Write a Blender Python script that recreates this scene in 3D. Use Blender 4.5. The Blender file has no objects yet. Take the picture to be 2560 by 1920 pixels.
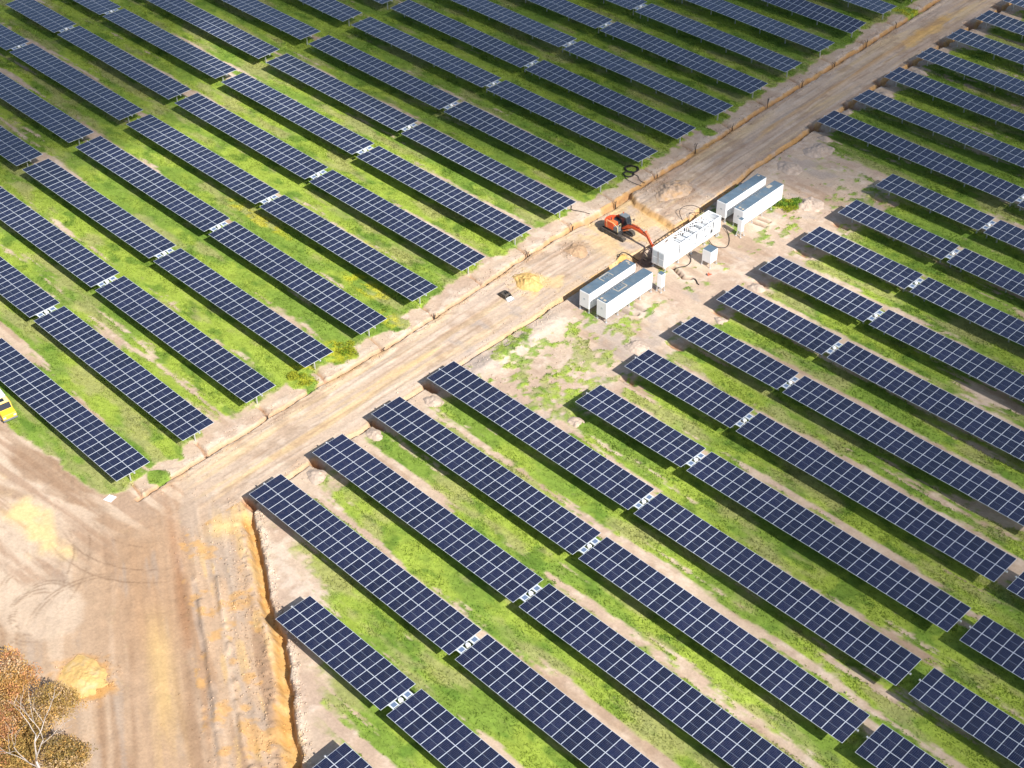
import bpy, math, random
import numpy as np
from mathutils import Vector, Matrix
random.seed(7)
rng = np.random.default_rng(11)
R = math.radians
scene = bpy.context.scene
col = scene.collection

# ------------------------------------------------------------------ camera, world, sun, exposure
# world axes: X runs along the panel rows (towards the lower right of the photograph),
# Y runs across them (away from the camera), Z up; metres.
PITCH, ROLL, PHI, CAMZ, FPX = 0.68320, -0.00990, 0.79510, 103.847, 3630.2
cu, su = math.cos(PHI), math.sin(PHI)
def to_sv(w):                               # camera-yaw frame -> row frame
    return Vector((w[0]*cu - w[1]*su, w[0]*su + w[1]*cu, w[2]))
fwd = Vector((0, math.cos(PITCH), -math.sin(PITCH)))
rgt = Vector((1, 0, 0))
dwn = fwd.cross(rgt)
cr, sr = math.cos(ROLL), math.sin(ROLL)
rgt2 = rgt*cr - dwn*sr
dwn2 = rgt*sr + dwn*cr
FW, RT, DN = to_sv(fwd), to_sv(rgt2), to_sv(dwn2)
cam = bpy.data.cameras.new('camera')
camo = bpy.data.objects.new('camera', cam)
col.objects.link(camo)
camo.matrix_world = Matrix(((RT.x, -DN.x, -FW.x, 0), (RT.y, -DN.y, -FW.y, 0), (RT.z, -DN.z, -FW.z, CAMZ), (0, 0, 0, 1)))
cam.sensor_width = 36.0
cam.lens = 36.0*FPX/2560.0
cam.clip_start, cam.clip_end = 1.0, 5000.0
scene.camera = camo

SUN_AZ, SUN_EL = R(-8.5), R(42.0)
world = bpy.data.worlds.new('World')
scene.world = world
world.use_nodes = True
wn = world.node_tree
sky = wn.nodes.new('ShaderNodeTexSky')
sky.sky_type = 'NISHITA'
sky.sun_disc = False
sky.sun_elevation = SUN_EL
sky.sun_rotation = R(90) - SUN_AZ
sky.air_density, sky.dust_density, sky.ozone_density = 1.0, 1.2, 1.0
bg = wn.nodes['Background']
wn.links.new(sky.outputs[0], bg.inputs[0])
bg.inputs[1].default_value = 0.085
sun = bpy.data.lights.new('sun', 'SUN')
sun.energy = 5.0
sun.angle = R(0.5)
sun.color = (1.0, 0.955, 0.88)
suno = bpy.data.objects.new('sun', sun)
col.objects.link(suno)
sdir = Vector((math.cos(SUN_EL)*math.cos(SUN_AZ), math.cos(SUN_EL)*math.sin(SUN_AZ), math.sin(SUN_EL)))
suno.rotation_euler = sdir.to_track_quat('Z', 'Y').to_euler()
suno.location = (0, 0, 400)
scene.view_settings.view_transform = 'Standard'
scene.view_settings.look = 'None'
scene.view_settings.exposure = 0.60
scene.view_settings.gamma = 1.0

def project(x, y, z):                       # source-photo pixels of a point (used only to skip rows the photo never shows)
    d = Vector((x, y, z - CAMZ))
    zc = d.dot(FW)
    return (d.dot(RT)/zc*FPX + 1280, d.dot(DN)/zc*FPX + 960)

# ------------------------------------------------------------------ helpers
class MB:
    def __init__(s):
        s.v, s.f, s.m = [], [], []
    def add(s, vs, fs, mi=0):
        o = len(s.v)
        s.v += [tuple(x) for x in vs]
        s.f += [tuple(i + o for i in f) for f in fs]
        s.m += [mi]*len(fs)
        return s
    def box(s, c, d, mi=0, rot=None):
        hx, hy, hz = d[0]/2, d[1]/2, d[2]/2
        vs = [Vector((x*hx, y*hy, z*hz)) for z in (-1, 1) for y in (-1, 1) for x in (-1, 1)]
        if rot is not None:
            vs = [rot @ v for v in vs]
        c = Vector(c)
        return s.add([v + c for v in vs], [(0, 2, 3, 1), (4, 5, 7, 6), (0, 1, 5, 4), (2, 6, 7, 3), (0, 4, 6, 2), (1, 3, 7, 5)], mi)
    def bar(s, a, b, w, h, mi=0, up=(0, 0, 1)):
        a, b = Vector(a), Vector(b)
        t = (b - a).normalized()
        upv = Vector(up)
        if abs(t.dot(upv)) > 0.98:
            upv = Vector((1, 0, 0))
        sx = t.cross(upv).normalized()
        sz = sx.cross(t)
        vs = []
        for p in (a, b):
            for i, j in ((-1, -1), (1, -1), (1, 1), (-1, 1)):
                vs.append(p + sx*(w/2*i) + sz*(h/2*j))
        return s.add(vs, [(0, 3, 2, 1), (4, 5, 6, 7), (0, 1, 5, 4), (1, 2, 6, 5), (2, 3, 7, 6), (3, 0, 4, 7)], mi)
    def tube(s, pts, r, n=7, mi=0, cap=True):
        pts = [Vector(p) for p in pts]
        k = len(pts)
        rs = r if isinstance(r, (list, tuple)) else [r]*k
        vs, fs = [], []
        ref = Vector((0.3, 0.2, 1)).normalized()
        for i, p in enumerate(pts):
            t = (pts[min(i + 1, k - 1)] - pts[max(i - 1, 0)]).normalized()
            a = t.cross(ref)
            if a.length < 1e-3:
                a = t.cross(Vector((1, 0, 0)))
            a.normalize()
            b = t.cross(a)
            for q in range(n):
                an = 2*math.pi*q/n
                vs.append(p + (a*math.cos(an) + b*math.sin(an))*rs[i])
        for i in range(k - 1):
            for q in range(n):
                q2 = (q + 1) % n
                fs.append((i*n + q, i*n + q2, (i + 1)*n + q2, (i + 1)*n + q))
        if cap:
            fs.append(tuple(range(n - 1, -1, -1)))
            fs.append(tuple((k - 1)*n + q for q in range(n)))
        return s.add(vs, fs, mi)
    def prism(s, poly, axis, a, b, mi=0):
        # poly: 2-d outline in the two other axes (cyclic order), extruded along axis from a to b
        n = len(poly)
        def P(p, t):
            if axis == 'y':
                return (p[0], t, p[1])
            if axis == 'x':
                return (t, p[0], p[1])
            return (p[0], p[1], t)
        vs = [P(p, a) for p in poly] + [P(p, b) for p in poly]
        fs = [tuple(range(n)), tuple(range(2*n - 1, n - 1, -1))]
        fs += [(i, n + i, n + (i + 1) % n, (i + 1) % n) for i in range(n)]
        return s.add(vs, fs, mi)
    def ball(s, c, r, nu=12, nv=8, mi=0, sc=(1, 1, 1)):
        vs, fs = [], []
        for j in range(nv + 1):
            ph = math.pi*j/nv
            for i in range(nu):
                th = 2*math.pi*i/nu
                vs.append((c[0] + r*sc[0]*math.sin(ph)*math.cos(th), c[1] + r*sc[1]*math.sin(ph)*math.sin(th), c[2] + r*sc[2]*math.cos(ph)))
        for j in range(nv):
            for i in range(nu):
                i2 = (i + 1) % nu
                fs.append((j*nu + i, (j + 1)*nu + i, (j + 1)*nu + i2, j*nu + i2))
        return s.add(vs, fs, mi)
    def mesh(s, name, mats, smooth=False, bevel=0):
        me = bpy.data.meshes.new(name)
        me.from_pydata(s.v, [], s.f)
        for m in (mats if isinstance(mats, (list, tuple)) else [mats]):
            me.materials.append(m)
        me.polygons.foreach_set('material_index', s.m)
        me.update()
        import bmesh
        bm = bmesh.new()
        bm.from_mesh(me)
        bmesh.ops.recalc_face_normals(bm, faces=bm.faces[:])
        if bevel:
            es = [e for e in bm.edges if len(e.link_faces) == 2 and e.calc_face_angle(0) > 0.5]
            bmesh.ops.bevel(bm, geom=es, offset=bevel, segments=2, profile=0.5, affect='EDGES')
        bm.to_mesh(me)
        bm.free()
        if smooth:
            me.polygons.foreach_set('use_smooth', [True]*len(me.polygons))
        return me

def obj(name, me, parent=None, loc=None, rot=None):
    o = bpy.data.objects.new(name, me)
    col.objects.link(o)
    if parent is not None:
        o.parent = parent
    if loc is not None:
        o.location = loc
    if rot is not None:
        o.rotation_euler = rot
    return o
def tag(o, label=None, cat=None, group=None, kind=None):
    if label: o['label'] = label
    if cat: o['category'] = cat
    if group: o['group'] = group
    if kind: o['kind'] = kind
    return o
def thing(name, label, cat, loc=(0, 0, 0), rz=0.0, group=None):
    o = obj(name, None, None, loc, (0, 0, rz))
    o.empty_display_size = 0.3
    return tag(o, label, cat, group)

# ------------------------------------------------------------------ materials
def node_mat(name):
    m = bpy.data.materials.new(name)
    m.use_nodes = True
    nt = m.node_tree
    return m, nt, nt.nodes['Principled BSDF']
def mat(name, c, rough=0.6, metal=0.0, var=0.12, scale=3.0, bump=0.0, spec=0.5, dirt=None, dirt_amt=0.0):
    m, nt, b = node_mat(name)
    N, L = nt.nodes, nt.links
    tc = N.new('ShaderNodeTexCoord')
    nz = N.new('ShaderNodeTexNoise')
    nz.inputs['Scale'].default_value = scale
    nz.inputs['Detail'].default_value = 6
    nz.inputs['Roughness'].default_value = 0.62
    L.new(tc.outputs['Object'], nz.inputs['Vector'])
    ramp = N.new('ShaderNodeValToRGB')
    ramp.color_ramp.elements[0].position, ramp.color_ramp.elements[1].position = 0.28, 0.72
    ramp.color_ramp.elements[0].color = (*[x*(1 - var) for x in c], 1)
    ramp.color_ramp.elements[1].color = (*[min(1, x*(1 + var)) for x in c], 1)
    L.new(nz.outputs['Fac'], ramp.inputs['Fac'])
    src = ramp.outputs['Color']
    if dirt is not None:
        n2 = N.new('ShaderNodeTexNoise')
        n2.inputs['Scale'].default_value = scale*0.7
        n2.inputs['Detail'].default_value = 8
        L.new(tc.outputs['Object'], n2.inputs['Vector'])
        r2 = N.new('ShaderNodeMapRange')
        r2.inputs['From Min'].default_value, r2.inputs['From Max'].default_value = 0.5, 0.72
        r2.inputs['To Max'].default_value = dirt_amt
        L.new(n2.outputs['Fac'], r2.inputs['Value'])
        mx = N.new('ShaderNodeMixRGB')
        mx.inputs[2].default_value = (*dirt, 1)
        L.new(r2.outputs[0], mx.inputs[0])
        L.new(src, mx.inputs[1])
        src = mx.outputs[0]
    L.new(src, b.inputs['Base Color'])
    b.inputs['Roughness'].default_value = rough
    b.inputs['Metallic'].default_value = metal
    b.inputs['Specular IOR Level'].default_value = spec
    if bump:
        bp = N.new('ShaderNodeBump')
        bp.inputs['Strength'].default_value = 0.6
        bp.inputs['Distance'].default_value = bump
        L.new(nz.outputs['Fac'], bp.inputs['Height'])
        L.new(bp.outputs[0], b.inputs['Normal'])
    return m

M = {}
M['steel'] = mat('galvanised_steel', (0.62, 0.64, 0.66), 0.42, 0.55, 0.1, 4)
M['alu'] = mat('module_frame_aluminium', (0.60, 0.64, 0.70), 0.45, 0.0, 0.05, 2)
M['white'] = mat('white_paint', (0.80, 0.81, 0.82), 0.38, 0.0, 0.03, 0.8, dirt=(0.55, 0.50, 0.44), dirt_amt=0.14)
M['white2'] = mat('off_white_paint', (0.74, 0.77, 0.79), 0.5, 0.0, 0.05, 1.2)
M['pane'] = mat('pale_grey_pane', (0.50, 0.56, 0.60), 0.35, 0.0, 0.04, 1.0)
M['roof'] = mat('blue_grey_roof_paint', (0.10, 0.15, 0.20), 0.5, 0.0, 0.14, 1.6, dirt=(0.22, 0.22, 0.21), dirt_amt=0.4)
M['tan'] = mat('tan_sealing_tape', (0.44, 0.38, 0.30), 0.8, 0.0, 0.2, 5)
M['dark'] = mat('dark_steel', (0.035, 0.036, 0.04), 0.55, 0.0, 0.25, 5)
M['grey'] = mat('grey_paint', (0.16, 0.18, 0.20), 0.5, 0.0, 0.15, 3)
M['cable'] = mat('black_cable', (0.022, 0.019, 0.02), 0.6, 0.0, 0.2, 6)
M['orange'] = mat('orange_red_paint', (0.60, 0.075, 0.015), 0.4, 0.0, 0.1, 2.5, dirt=(0.45, 0.26, 0.13), dirt_amt=0.45)
M['orange2'] = mat('faded_orange_paint', (0.62, 0.15, 0.035), 0.45, 0.0, 0.15, 3, dirt=(0.5, 0.33, 0.18), dirt_amt=0.4)
M['glass'] = mat('dark_window_glass', (0.025, 0.03, 0.04), 0.08, 0.0, 0.1, 1)
M['yellow'] = mat('yellow_paint', (0.78, 0.47, 0.035), 0.35, 0.0, 0.06, 2)
M['cream'] = mat('pale_yellow_paint', (0.82, 0.68, 0.33), 0.4, 0.0, 0.05, 2)
M['rubber'] = mat('track_rubber', (0.06, 0.052, 0.045), 0.85, 0.0, 0.3, 6, dirt=(0.28, 0.2, 0.13), dirt_amt=0.5)
M['bark'] = mat('bleached_bark', (0.45, 0.40, 0.37), 0.85, 0.0, 0.22, 2.5, bump=0.03)
M['bark2'] = mat('grey_brown_bark', (0.24, 0.19, 0.16), 0.9, 0.0, 0.3, 3, bump=0.03)
M['timber'] = mat('weathered_timber', (0.42, 0.29, 0.19), 0.85, 0.0, 0.3, 4)
M['redcloth'] = mat('red_marker_plastic', (0.72, 0.12, 0.06), 0.6, 0.0, 0.1, 4)
M['logo'] = mat('grey_logo_print', (0.33, 0.40, 0.42), 0.6, 0.0, 0.05, 2)

def glass_cells():
    m, nt, b = node_mat('solar_cells_under_glass')
    N, L = nt.nodes, nt.links
    tc = N.new('ShaderNodeTexCoord')
    sp = N.new('ShaderNodeSeparateXYZ')
    L.new(tc.outputs['Object'], sp.inputs[0])
    def mth(op, a, bb=None, clamp=False):
        n = N.new('ShaderNodeMath')
        n.operation = op
        n.use_clamp = clamp
        for i, x in enumerate((a, bb)):
            if x is None: continue
            if isinstance(x, (int, float)): n.inputs[i].default_value = x
            else: L.new(x, n.inputs[i])
        return n.outputs[0]
    def lines(src, pitch, width, off=0.0):
        t = mth('FRACT', mth('ADD', mth('DIVIDE', src, pitch), 100.0 + off))
        d = mth('ABSOLUTE', mth('SUBTRACT', t, 0.5))
        return mth('GREATER_THAN', d, 0.5 - width/pitch/2)
    cols = lines(sp.outputs['X'], 0.158, 0.013)          # six columns of cells
    rows = lines(sp.outputs['Y'], 0.0815, 0.004)
    mid = mth('LESS_THAN', mth('ABSOLUTE', sp.outputs['Y']), 0.013)
    oi = N.new('ShaderNodeObjectInfo')
    ramp = N.new('ShaderNodeValToRGB')
    e = ramp.color_ramp.elements
    e[0].position, e[1].position = 0.0, 1.0
    e[0].color, e[1].color = (0.005, 0.0072, 0.027, 1), (0.0115, 0.0145, 0.047, 1)
    L.new(oi.outputs['Random'], ramp.inputs[0])
    def mix(f, a, c2):
        x = N.new('ShaderNodeMixRGB')
        L.new(f, x.inputs[0])
        L.new(a, x.inputs[1])
        x.inputs[2].default_value = (*c2, 1)
        return x.outputs[0]
    c = mix(rows, ramp.outputs[0], (0.03, 0.035, 0.06))
    c = mix(cols, c, (0.075, 0.10, 0.155))
    c = mix(mid, c, (0.20, 0.23, 0.28))
    nz = N.new('ShaderNodeTexNoise')
    nz.inputs['Scale'].default_value = 2.2
    nz.inputs['Detail'].default_value = 4
    L.new(tc.outputs['Object'], nz.inputs['Vector'])
    dr = N.new('ShaderNodeMapRange')
    dr.inputs['From Min'].default_value, dr.inputs['From Max'].default_value = 0.4, 0.8
    dr.inputs['To Max'].default_value = 0.07
    L.new(nz.outputs['Fac'], dr.inputs['Value'])
    c = mix(dr.outputs[0], c, (0.32, 0.26, 0.21))         # a film of dust
    L.new(c, b.inputs['Base Color'])
    b.inputs['Roughness'].default_value = 0.13
    b.inputs['IOR'].default_value = 1.5
    b.inputs['Coat Weight'].default_value = 0.8
    b.inputs['Coat Roughness'].default_value = 0.06
    b.inputs['Coat IOR'].default_value = 1.45
    b.inputs['Specular IOR Level'].default_value = 0.5
    return m
M['cells'] = glass_cells()
M['minicells'] = mat('small_power_panel_glass', (0.12, 0.17, 0.27), 0.2, 0.0, 0.1, 3)

# ------------------------------------------------------------------ value noise on arrays
def _hash(ix, iy, seed):
    h = (ix.astype(np.int64)*374761393 + iy.astype(np.int64)*668265263 + seed*982451653) & 0xFFFFFFFF
    h = ((h ^ (h >> 13))*1274126177) & 0xFFFFFFFF
    h = h ^ (h >> 16)
    return (h & 0xFFFFFF)/float(0xFFFFFF)
def vnoise(x, y, seed=0):
    ix, iy = np.floor(x), np.floor(y)
    fx, fy = x - ix, y - iy
    fx, fy = fx*fx*(3 - 2*fx), fy*fy*(3 - 2*fy)
    a, b = _hash(ix, iy, seed), _hash(ix + 1, iy, seed)
    c, d = _hash(ix, iy + 1, seed), _hash(ix + 1, iy + 1, seed)
    return (a*(1 - fx) + b*fx)*(1 - fy) + (c*(1 - fx) + d*fx)*fy
def fbm(x, y, oct=4, seed=0, gain=0.55):
    t, a, s = 0.0, 1.0, 0.0
    for o in range(oct):
        t = t + a*vnoise(x*2**o + 17.3*o, y*2**o - 9.1*o, seed + o*31)
        s += a
        a *= gain
    return t/s
def sm(x, a, b):
    t = np.clip((x - a)/(b - a), 0, 1)
    return t*t*(3 - 2*t)
def seg_dist(X, Y, pts):
    best = np.full(X.shape, 1e9)
    for (ax, ay), (bx, by) in zip(pts[:-1], pts[1:]):
        dx, dy = bx - ax, by - ay
        t = np.clip(((X - ax)*dx + (Y - ay)*dy)/(dx*dx + dy*dy + 1e-9), 0, 1)
        best = np.minimum(best, np.hypot(X - ax - t*dx, Y - ay - t*dy))
    return best
def blob(X, Y, cx, cy, rx, ry, ang=0.0):
    c, s = math.cos(ang), math.sin(ang)
    u, v = (X - cx)*c + (Y - cy)*s, -(X - cx)*s + (Y - cy)*c
    return np.hypot(u/rx, v/ry)

# ------------------------------------------------------------------ layout of the rows
RV = {0: 41.35, 1: 49.85, 2: 58.32, 3: 66.85, 4: 75.3, 5: 83.75, 6: 92.3, 7: 100.85, 8: 109.5, 9: 118.1, 10: 126.65, 11: 135.6,
      12: 144.2, 13: 153.1, 14: 162.0, 15: 170.95, 16: 180.05, 17: 189.05, 18: 198.0, 19: 207.0, 20: 216.0, 21: 225.0, 22: 234.0}
def table(d):
    ks = sorted(d)
    def f(k):
        if k in d: return d[k]
        if k < ks[0]:
            return d[ks[0]] + 0.35*(ks[0] - k)
        if k > ks[-1]:
            return d[ks[-1]] - 0.35*(k - ks[-1])
        return float(np.interp(k, ks, [d[q] for q in ks]))
    return f
R_full = table({2: -95.8, 3: -96.19, 4: -96.53, 5: -96.88, 14: -100.52, 15: -100.71, 16: -101.45, 17: -101.75, 18: -102.01, 19: -102.33})
R_half = table({1: -80.42, 6: -82.2, 7: -82.61, 9: -83.32, 10: -83.6, 11: -83.96, 12: -84.31, 13: -84.63})
R_gap = table({1: -65.48, 2: -65.84, 3: -66.22, 4: -66.53, 5: -66.87, 6: -67.16, 7: -67.47, 8: -67.85, 9: -68.08, 10: -68.29, 11: -68.58, 12: -68.85, 13: -69.11, 14: -69.45})
R_end = table({4: -35.02, 5: -35.28, 6: -35.45, 7: -35.7})
L_end = table({1: -107.04, 2: -107.44, 3: -107.72, 4: -108.0, 5: -108.34, 6: -108.88, 7: -109.37, 8: -109.78, 9: -110.1, 10: -110.63, 11: -111.08, 13: -111.82, 14: -112.36, 15: -112.77, 16: -113.21, 17: -113.57, 18: -113.78})
L_gap = table({2: -138.71, 3: -138.98, 5: -139.3, 6: -139.91, 7: -140.23, 8: -140.69, 9: -141.15, 10: -141.51, 12: -142.41, 15: -143.9})
L_start = table({4: -169.73, 5: -169.94, 6: -170.31, 7: -170.7, 8: -171.1, 9: -171.44})
F_end = table({4: -171.16, 5: -171.54, 6: -172.05, 7: -172.25, 8: -172.64, 9: -173.31, 10: -173.8})
LT = np.array([(-104.2, 40), (-105.3, 49.5), (-105.76, 58.1), (-106.2, 66.8), (-106.46, 76.9), (-106.4, 83.3), (-106.83, 91.4), (-107.36, 99.9), (-108.1, 109.1),
               (-108.36, 117.2), (-108.5, 125.4), (-108.8, 130.5), (-109.15, 141.1), (-109.7, 151.6), (-110.4, 163.9), (-110.95, 177.4), (-111.9, 196.8), (-112.4, 209.6), (-113.0, 230)])
RTR = np.array([(-96.4, 55.0), (-96.8, 62.1), (-97.1, 72.8), (-97.8, 81.6), (-97.85, 87.6), (-97.9, 90.8), (-98.1, 100.1), (-98.5, 107.5), (-98.6, 118),
                (-98.7, 129.3), (-100.7, 144.6), (-101.4, 158.5), (-101.9, 169.8), (-102.4, 178.4), (-103.5, 230)])
BT = [(-95.9, 57.0), (-95.33, 55.64), (-90.32, 52.86), (-85.71, 50.12), (-83.13, 48.72), (-79.83, 47.65), (-78.23, 46.59), (-72.86, 43.12), (-69.24, 40.81), (-62.0, 36.2)]
RISER_ROWS = [k for k in range(1, 21)]

# ------------------------------------------------------------------ ground sheet
def axis(parts):
    out = []
    for a, b, h in parts:
        n = max(2, int(round((b - a)/h)))
        out.append(np.linspace(a, b, n, endpoint=False))
    out.append(np.array([parts[-1][1]]))
    return np.concatenate(out)
gx = axis([(-2600, -700, 190), (-700, -300, 40), (-300, -228, 4), (-228, -116, 0.34), (-116, -88, 0.125), (-88, -66, 0.16), (-66, -22, 0.27), (-22, 40, 4), (40, 400, 40), (400, 2400, 200)])
gy = axis([(-2400, -300, 200), (-300, 0, 30), (0, 18, 2), (18, 38, 0.22), (38, 60, 0.15), (60, 150, 0.2), (150, 226, 0.27), (226, 300, 4), (300, 700, 40), (700, 2600, 190)])

def sand_tone(X, Y):
    t = fbm(X/9, Y/9, 4, 5)
    return t
def fields(X, Y):
    """masks and colours of the ground at X, Y"""
    wob = (fbm(X/2.2, Y/2.2, 3, 41) - 0.5)
    wob2 = (fbm(X/6.5, Y/6.5, 3, 43) - 0.5)
    sl = np.interp(Y, LT[:, 1], LT[:, 0])
    srr = np.interp(Y, RTR[:, 1], RTR[:, 0])
    ks = sorted(RV)
    kf = np.interp(Y, [RV[k] for k in ks], ks)
    fr = kf - np.floor(kf)
    # diagonal frame of the lower-left road: q = distance to the lower left of the big trench, p = along it
    q = (X + 78.23)*-0.487 + (Y - 46.59)*-0.873
    p = (X + 78.23)*0.873 + (Y - 46.59)*-0.487
    # ---- grass density ----
    fine = fbm(X/0.9, Y/0.55, 3, 3)
    streak = fbm(X/17, Y/1.0, 4, 7)
    patch = fbm(X/10, Y/3.2, 4, 9)
    big = fbm(X/26, Y/20, 3, 13)
    left = X < (sl + srr)/2
    # bare-soil lean: how readily dirt shows, by part of the site
    lean = np.where(left, 0.415, 0.555)
    lean = lean + 0.13*sm(-X, 160, 178)*(1 - sm(Y, 150, 190)) - 0.03*sm(Y, 130, 160)*sm(-X, 110, 112)
    lean = lean + 0.02*sm(-X, 120, 150)*sm(Y, 95, 115)
    lean = lean + np.where(left, 0, 0.06*sm(Y, 100, 125)*sm(-X, 40, 60)) - np.where(left, 0, 0.05*sm(Y, 150, 165))
    mid = np.exp(-((fr - 0.38)/0.12)**2)*0.062*(0.5 + sm(fbm(X/6, Y/2.5, 3, 67), 0.35, 0.65)) + sm(fr, 0.50, 0.62)*-0.11 - (1 - sm(fr, 0.10, 0.24))*0.06
    d = 0.52*streak + 0.28*patch + 0.14*big + 0.12*fine - (1.04 - 1.04*0) * 0
    soil = sm(d + mid, 0.565 - (lean - 0.40)*0.55, 0.70 - (lean - 0.40)*0.55)
    grass = 1 - soil
    # ---- sandy verges ----
    verge_l = sm(X - sl + 2.6*wob + 2.2*wob2, -3.4, -1.9)
    # tongues of grass run up to the trench between some rows
    verge_r = 1 - sm(X - srr + 3.4*wob + 5.5*wob2, 1.8, 4.6)
    road = np.minimum(sm(X - sl, -0.5, 0.3), 1 - sm(X - srr, -0.3, 0.5))
    yard = sm(-(Y - np.interp(X, [-230, -126.7, -119.4, -112, -108.3, -106.4, -104], [42, 45.2, 46.0, 46.6, 47.2, 49.8, 53]) + 1.6*wob), -0.4, 0.9)
    yard = np.where(left, yard, 0)
    lower = sm(q + 1.2*wob, -0.6, 0.4)*sm(-X, 40, 45)*(Y < 58)
    lower = np.where(X > -97.5, lower, 0)
    sandy = np.maximum.reduce([verge_l*left, verge_r*(~left), road, yard, lower])
    near_trench = (1 - sm(-q + 3.0*wob + 3.5*wob2, 1.8, 6.5))*(Y < 58)*(X > -97)
    sandy = np.maximum(sandy, near_trench*0.92)
    # container yard: sand with scattered weeds
    cy = np.maximum(0, 1 - blob(X, Y, -89.5, 120, 9.5, 34)**4)
    cy = np.maximum(cy, 1 - sm(X + 82.5 + 2.2*wob, 0, 2.0)) * (Y > 86)*(Y < 158)*(~left)
    cy = cy*(1 - sm(Y + 5*wob, 151, 157))
    weeds = 0.55*fbm(X/1.1, Y/1.6, 4, 61) + 0.45*fbm(X/2.6, Y/3.4, 3, 63)
    wd_bias = 0.115*np.exp(-((Y - 92)/9)**2) + 0.055*np.exp(-((Y - 106)/7)**2)*np.exp(-((X + 91)/5)**2) + 0.03*np.exp(-((X + 84.5)/2.5)**2)
    cyg = sm(weeds + wd_bias + 0.3*(fbm(X/0.6, Y/0.8, 2, 65) - 0.5), 0.57, 0.68)*0.62
    grass_f = grass*(1 - sandy)
    grass_f = grass_f*(1 - cy) + cy*cyg*0.9*(1 - road)
    # mixed patch south of the containers
    px = np.exp(-((X + 90)/6.0)**2 - ((Y - 92)/7.5)**2)
    grass_f = np.maximum(grass_f, (1 - road)*px**0.6*sm(weeds + 0.35*(fbm(X/0.6, Y/0.8, 2, 65) - 0.5), 0.45, 0.62)*0.55*(X > srr + 1.5))
    # bright weeds on the left verge
    for cx_, cy_, rx, ry in ((-108.6, 72.6, 2.6, 1.6), (-110.0, 79.4, 2.6, 2.2), (-109.6, 87.8, 2.2, 1.4), (-109.2, 55.4, 2.0, 1.6), (-106.9, 52.1, 1.4, 1.2), (-91.8, 141.9, 1.5, 1.6), (-111.7, 149.4, 1.5, 1.3), (-114.2, 203.2, 2.4, 2.0), (-77.9, 156.4, 1.6, 0.9), (-91.2, 143.2, 0.9, 1.0)):
        b = blob(X, Y, cx_, cy_, rx, ry) + 1.1*wob
        grass_f = np.maximum(grass_f, 1 - sm(b, 0.75, 1.05))
    # piles, pits and trenches stay bare
    return dict(wob=wob, wob2=wob2, sl=sl, sr=srr, fr=fr, kf=kf, q=q, p=p, fine=fine, streak=streak, patch=patch, big=big, left=left,
                soil=soil, grass=np.clip(grass_f, 0, 1), verge_l=verge_l, verge_r=verge_r, road=road, yard=yard, lower=lower, sandy=sandy, cy=cy, weeds=weeds, near=near_trench)

FLOWERS = ((-108.9, 73.4, 3.2, 2.0), (-110.2, 79.3, 3.0, 2.2), (-116.0, 76.9, 3.5, 1.2), (-110.4, 87.8, 2.6, 1.3), (-117.4, 90.0, 5.0, 1.5), (-114.2, 203.2, 2.6, 2.0), (-91.6, 141.8, 2.0, 2.2), (-126, 95.6, 7, 1.2), (-139, 90, 8, 1.0))
PITS = [  # short cable pits where the right-hand rows begin, (x, y, half length, half width, depth)
    (-96.6, 56.6, 1.3, 0.55, .8), (-96.3, 65.3, 1.4, 0.55, .9), (-96.7, 73.9, 1.4, 0.5, .8), (-97.3, 82.4, 1.4, 0.55, .8)]
PITS += [(R_full(k) - 0.9, RV[k] - 0.6, 1.6, 0.8, 0.9) for k in range(14, 21)]
PITS += [(R_half(k) + 0.5, RV[k] - 1.9, 1.4, 0.4, 0.5) for k in range(6, 14)]

def lerp(a, b, t):
    return a + (b - a)*t[..., None]
C = {k: np.array(v) for k, v in dict(
    sand=(0.49, 0.378, 0.285), pale=(0.575, 0.47, 0.38), pink=(0.42, 0.308, 0.235), brown=(0.315, 0.21, 0.14), orange=(0.54, 0.30, 0.095),
    yellow=(0.60, 0.425, 0.20), grey=(0.36, 0.305, 0.27), dark=(0.12, 0.075, 0.055), rust=(0.34, 0.165, 0.075),
    g1=(0.28, 0.36, 0.056), g2=(0.175, 0.262, 0.042), g3=(0.10, 0.185, 0.026), dry=(0.345, 0.32, 0.145), flower=(0.56, 0.50, 0.03)).items()}

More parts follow.
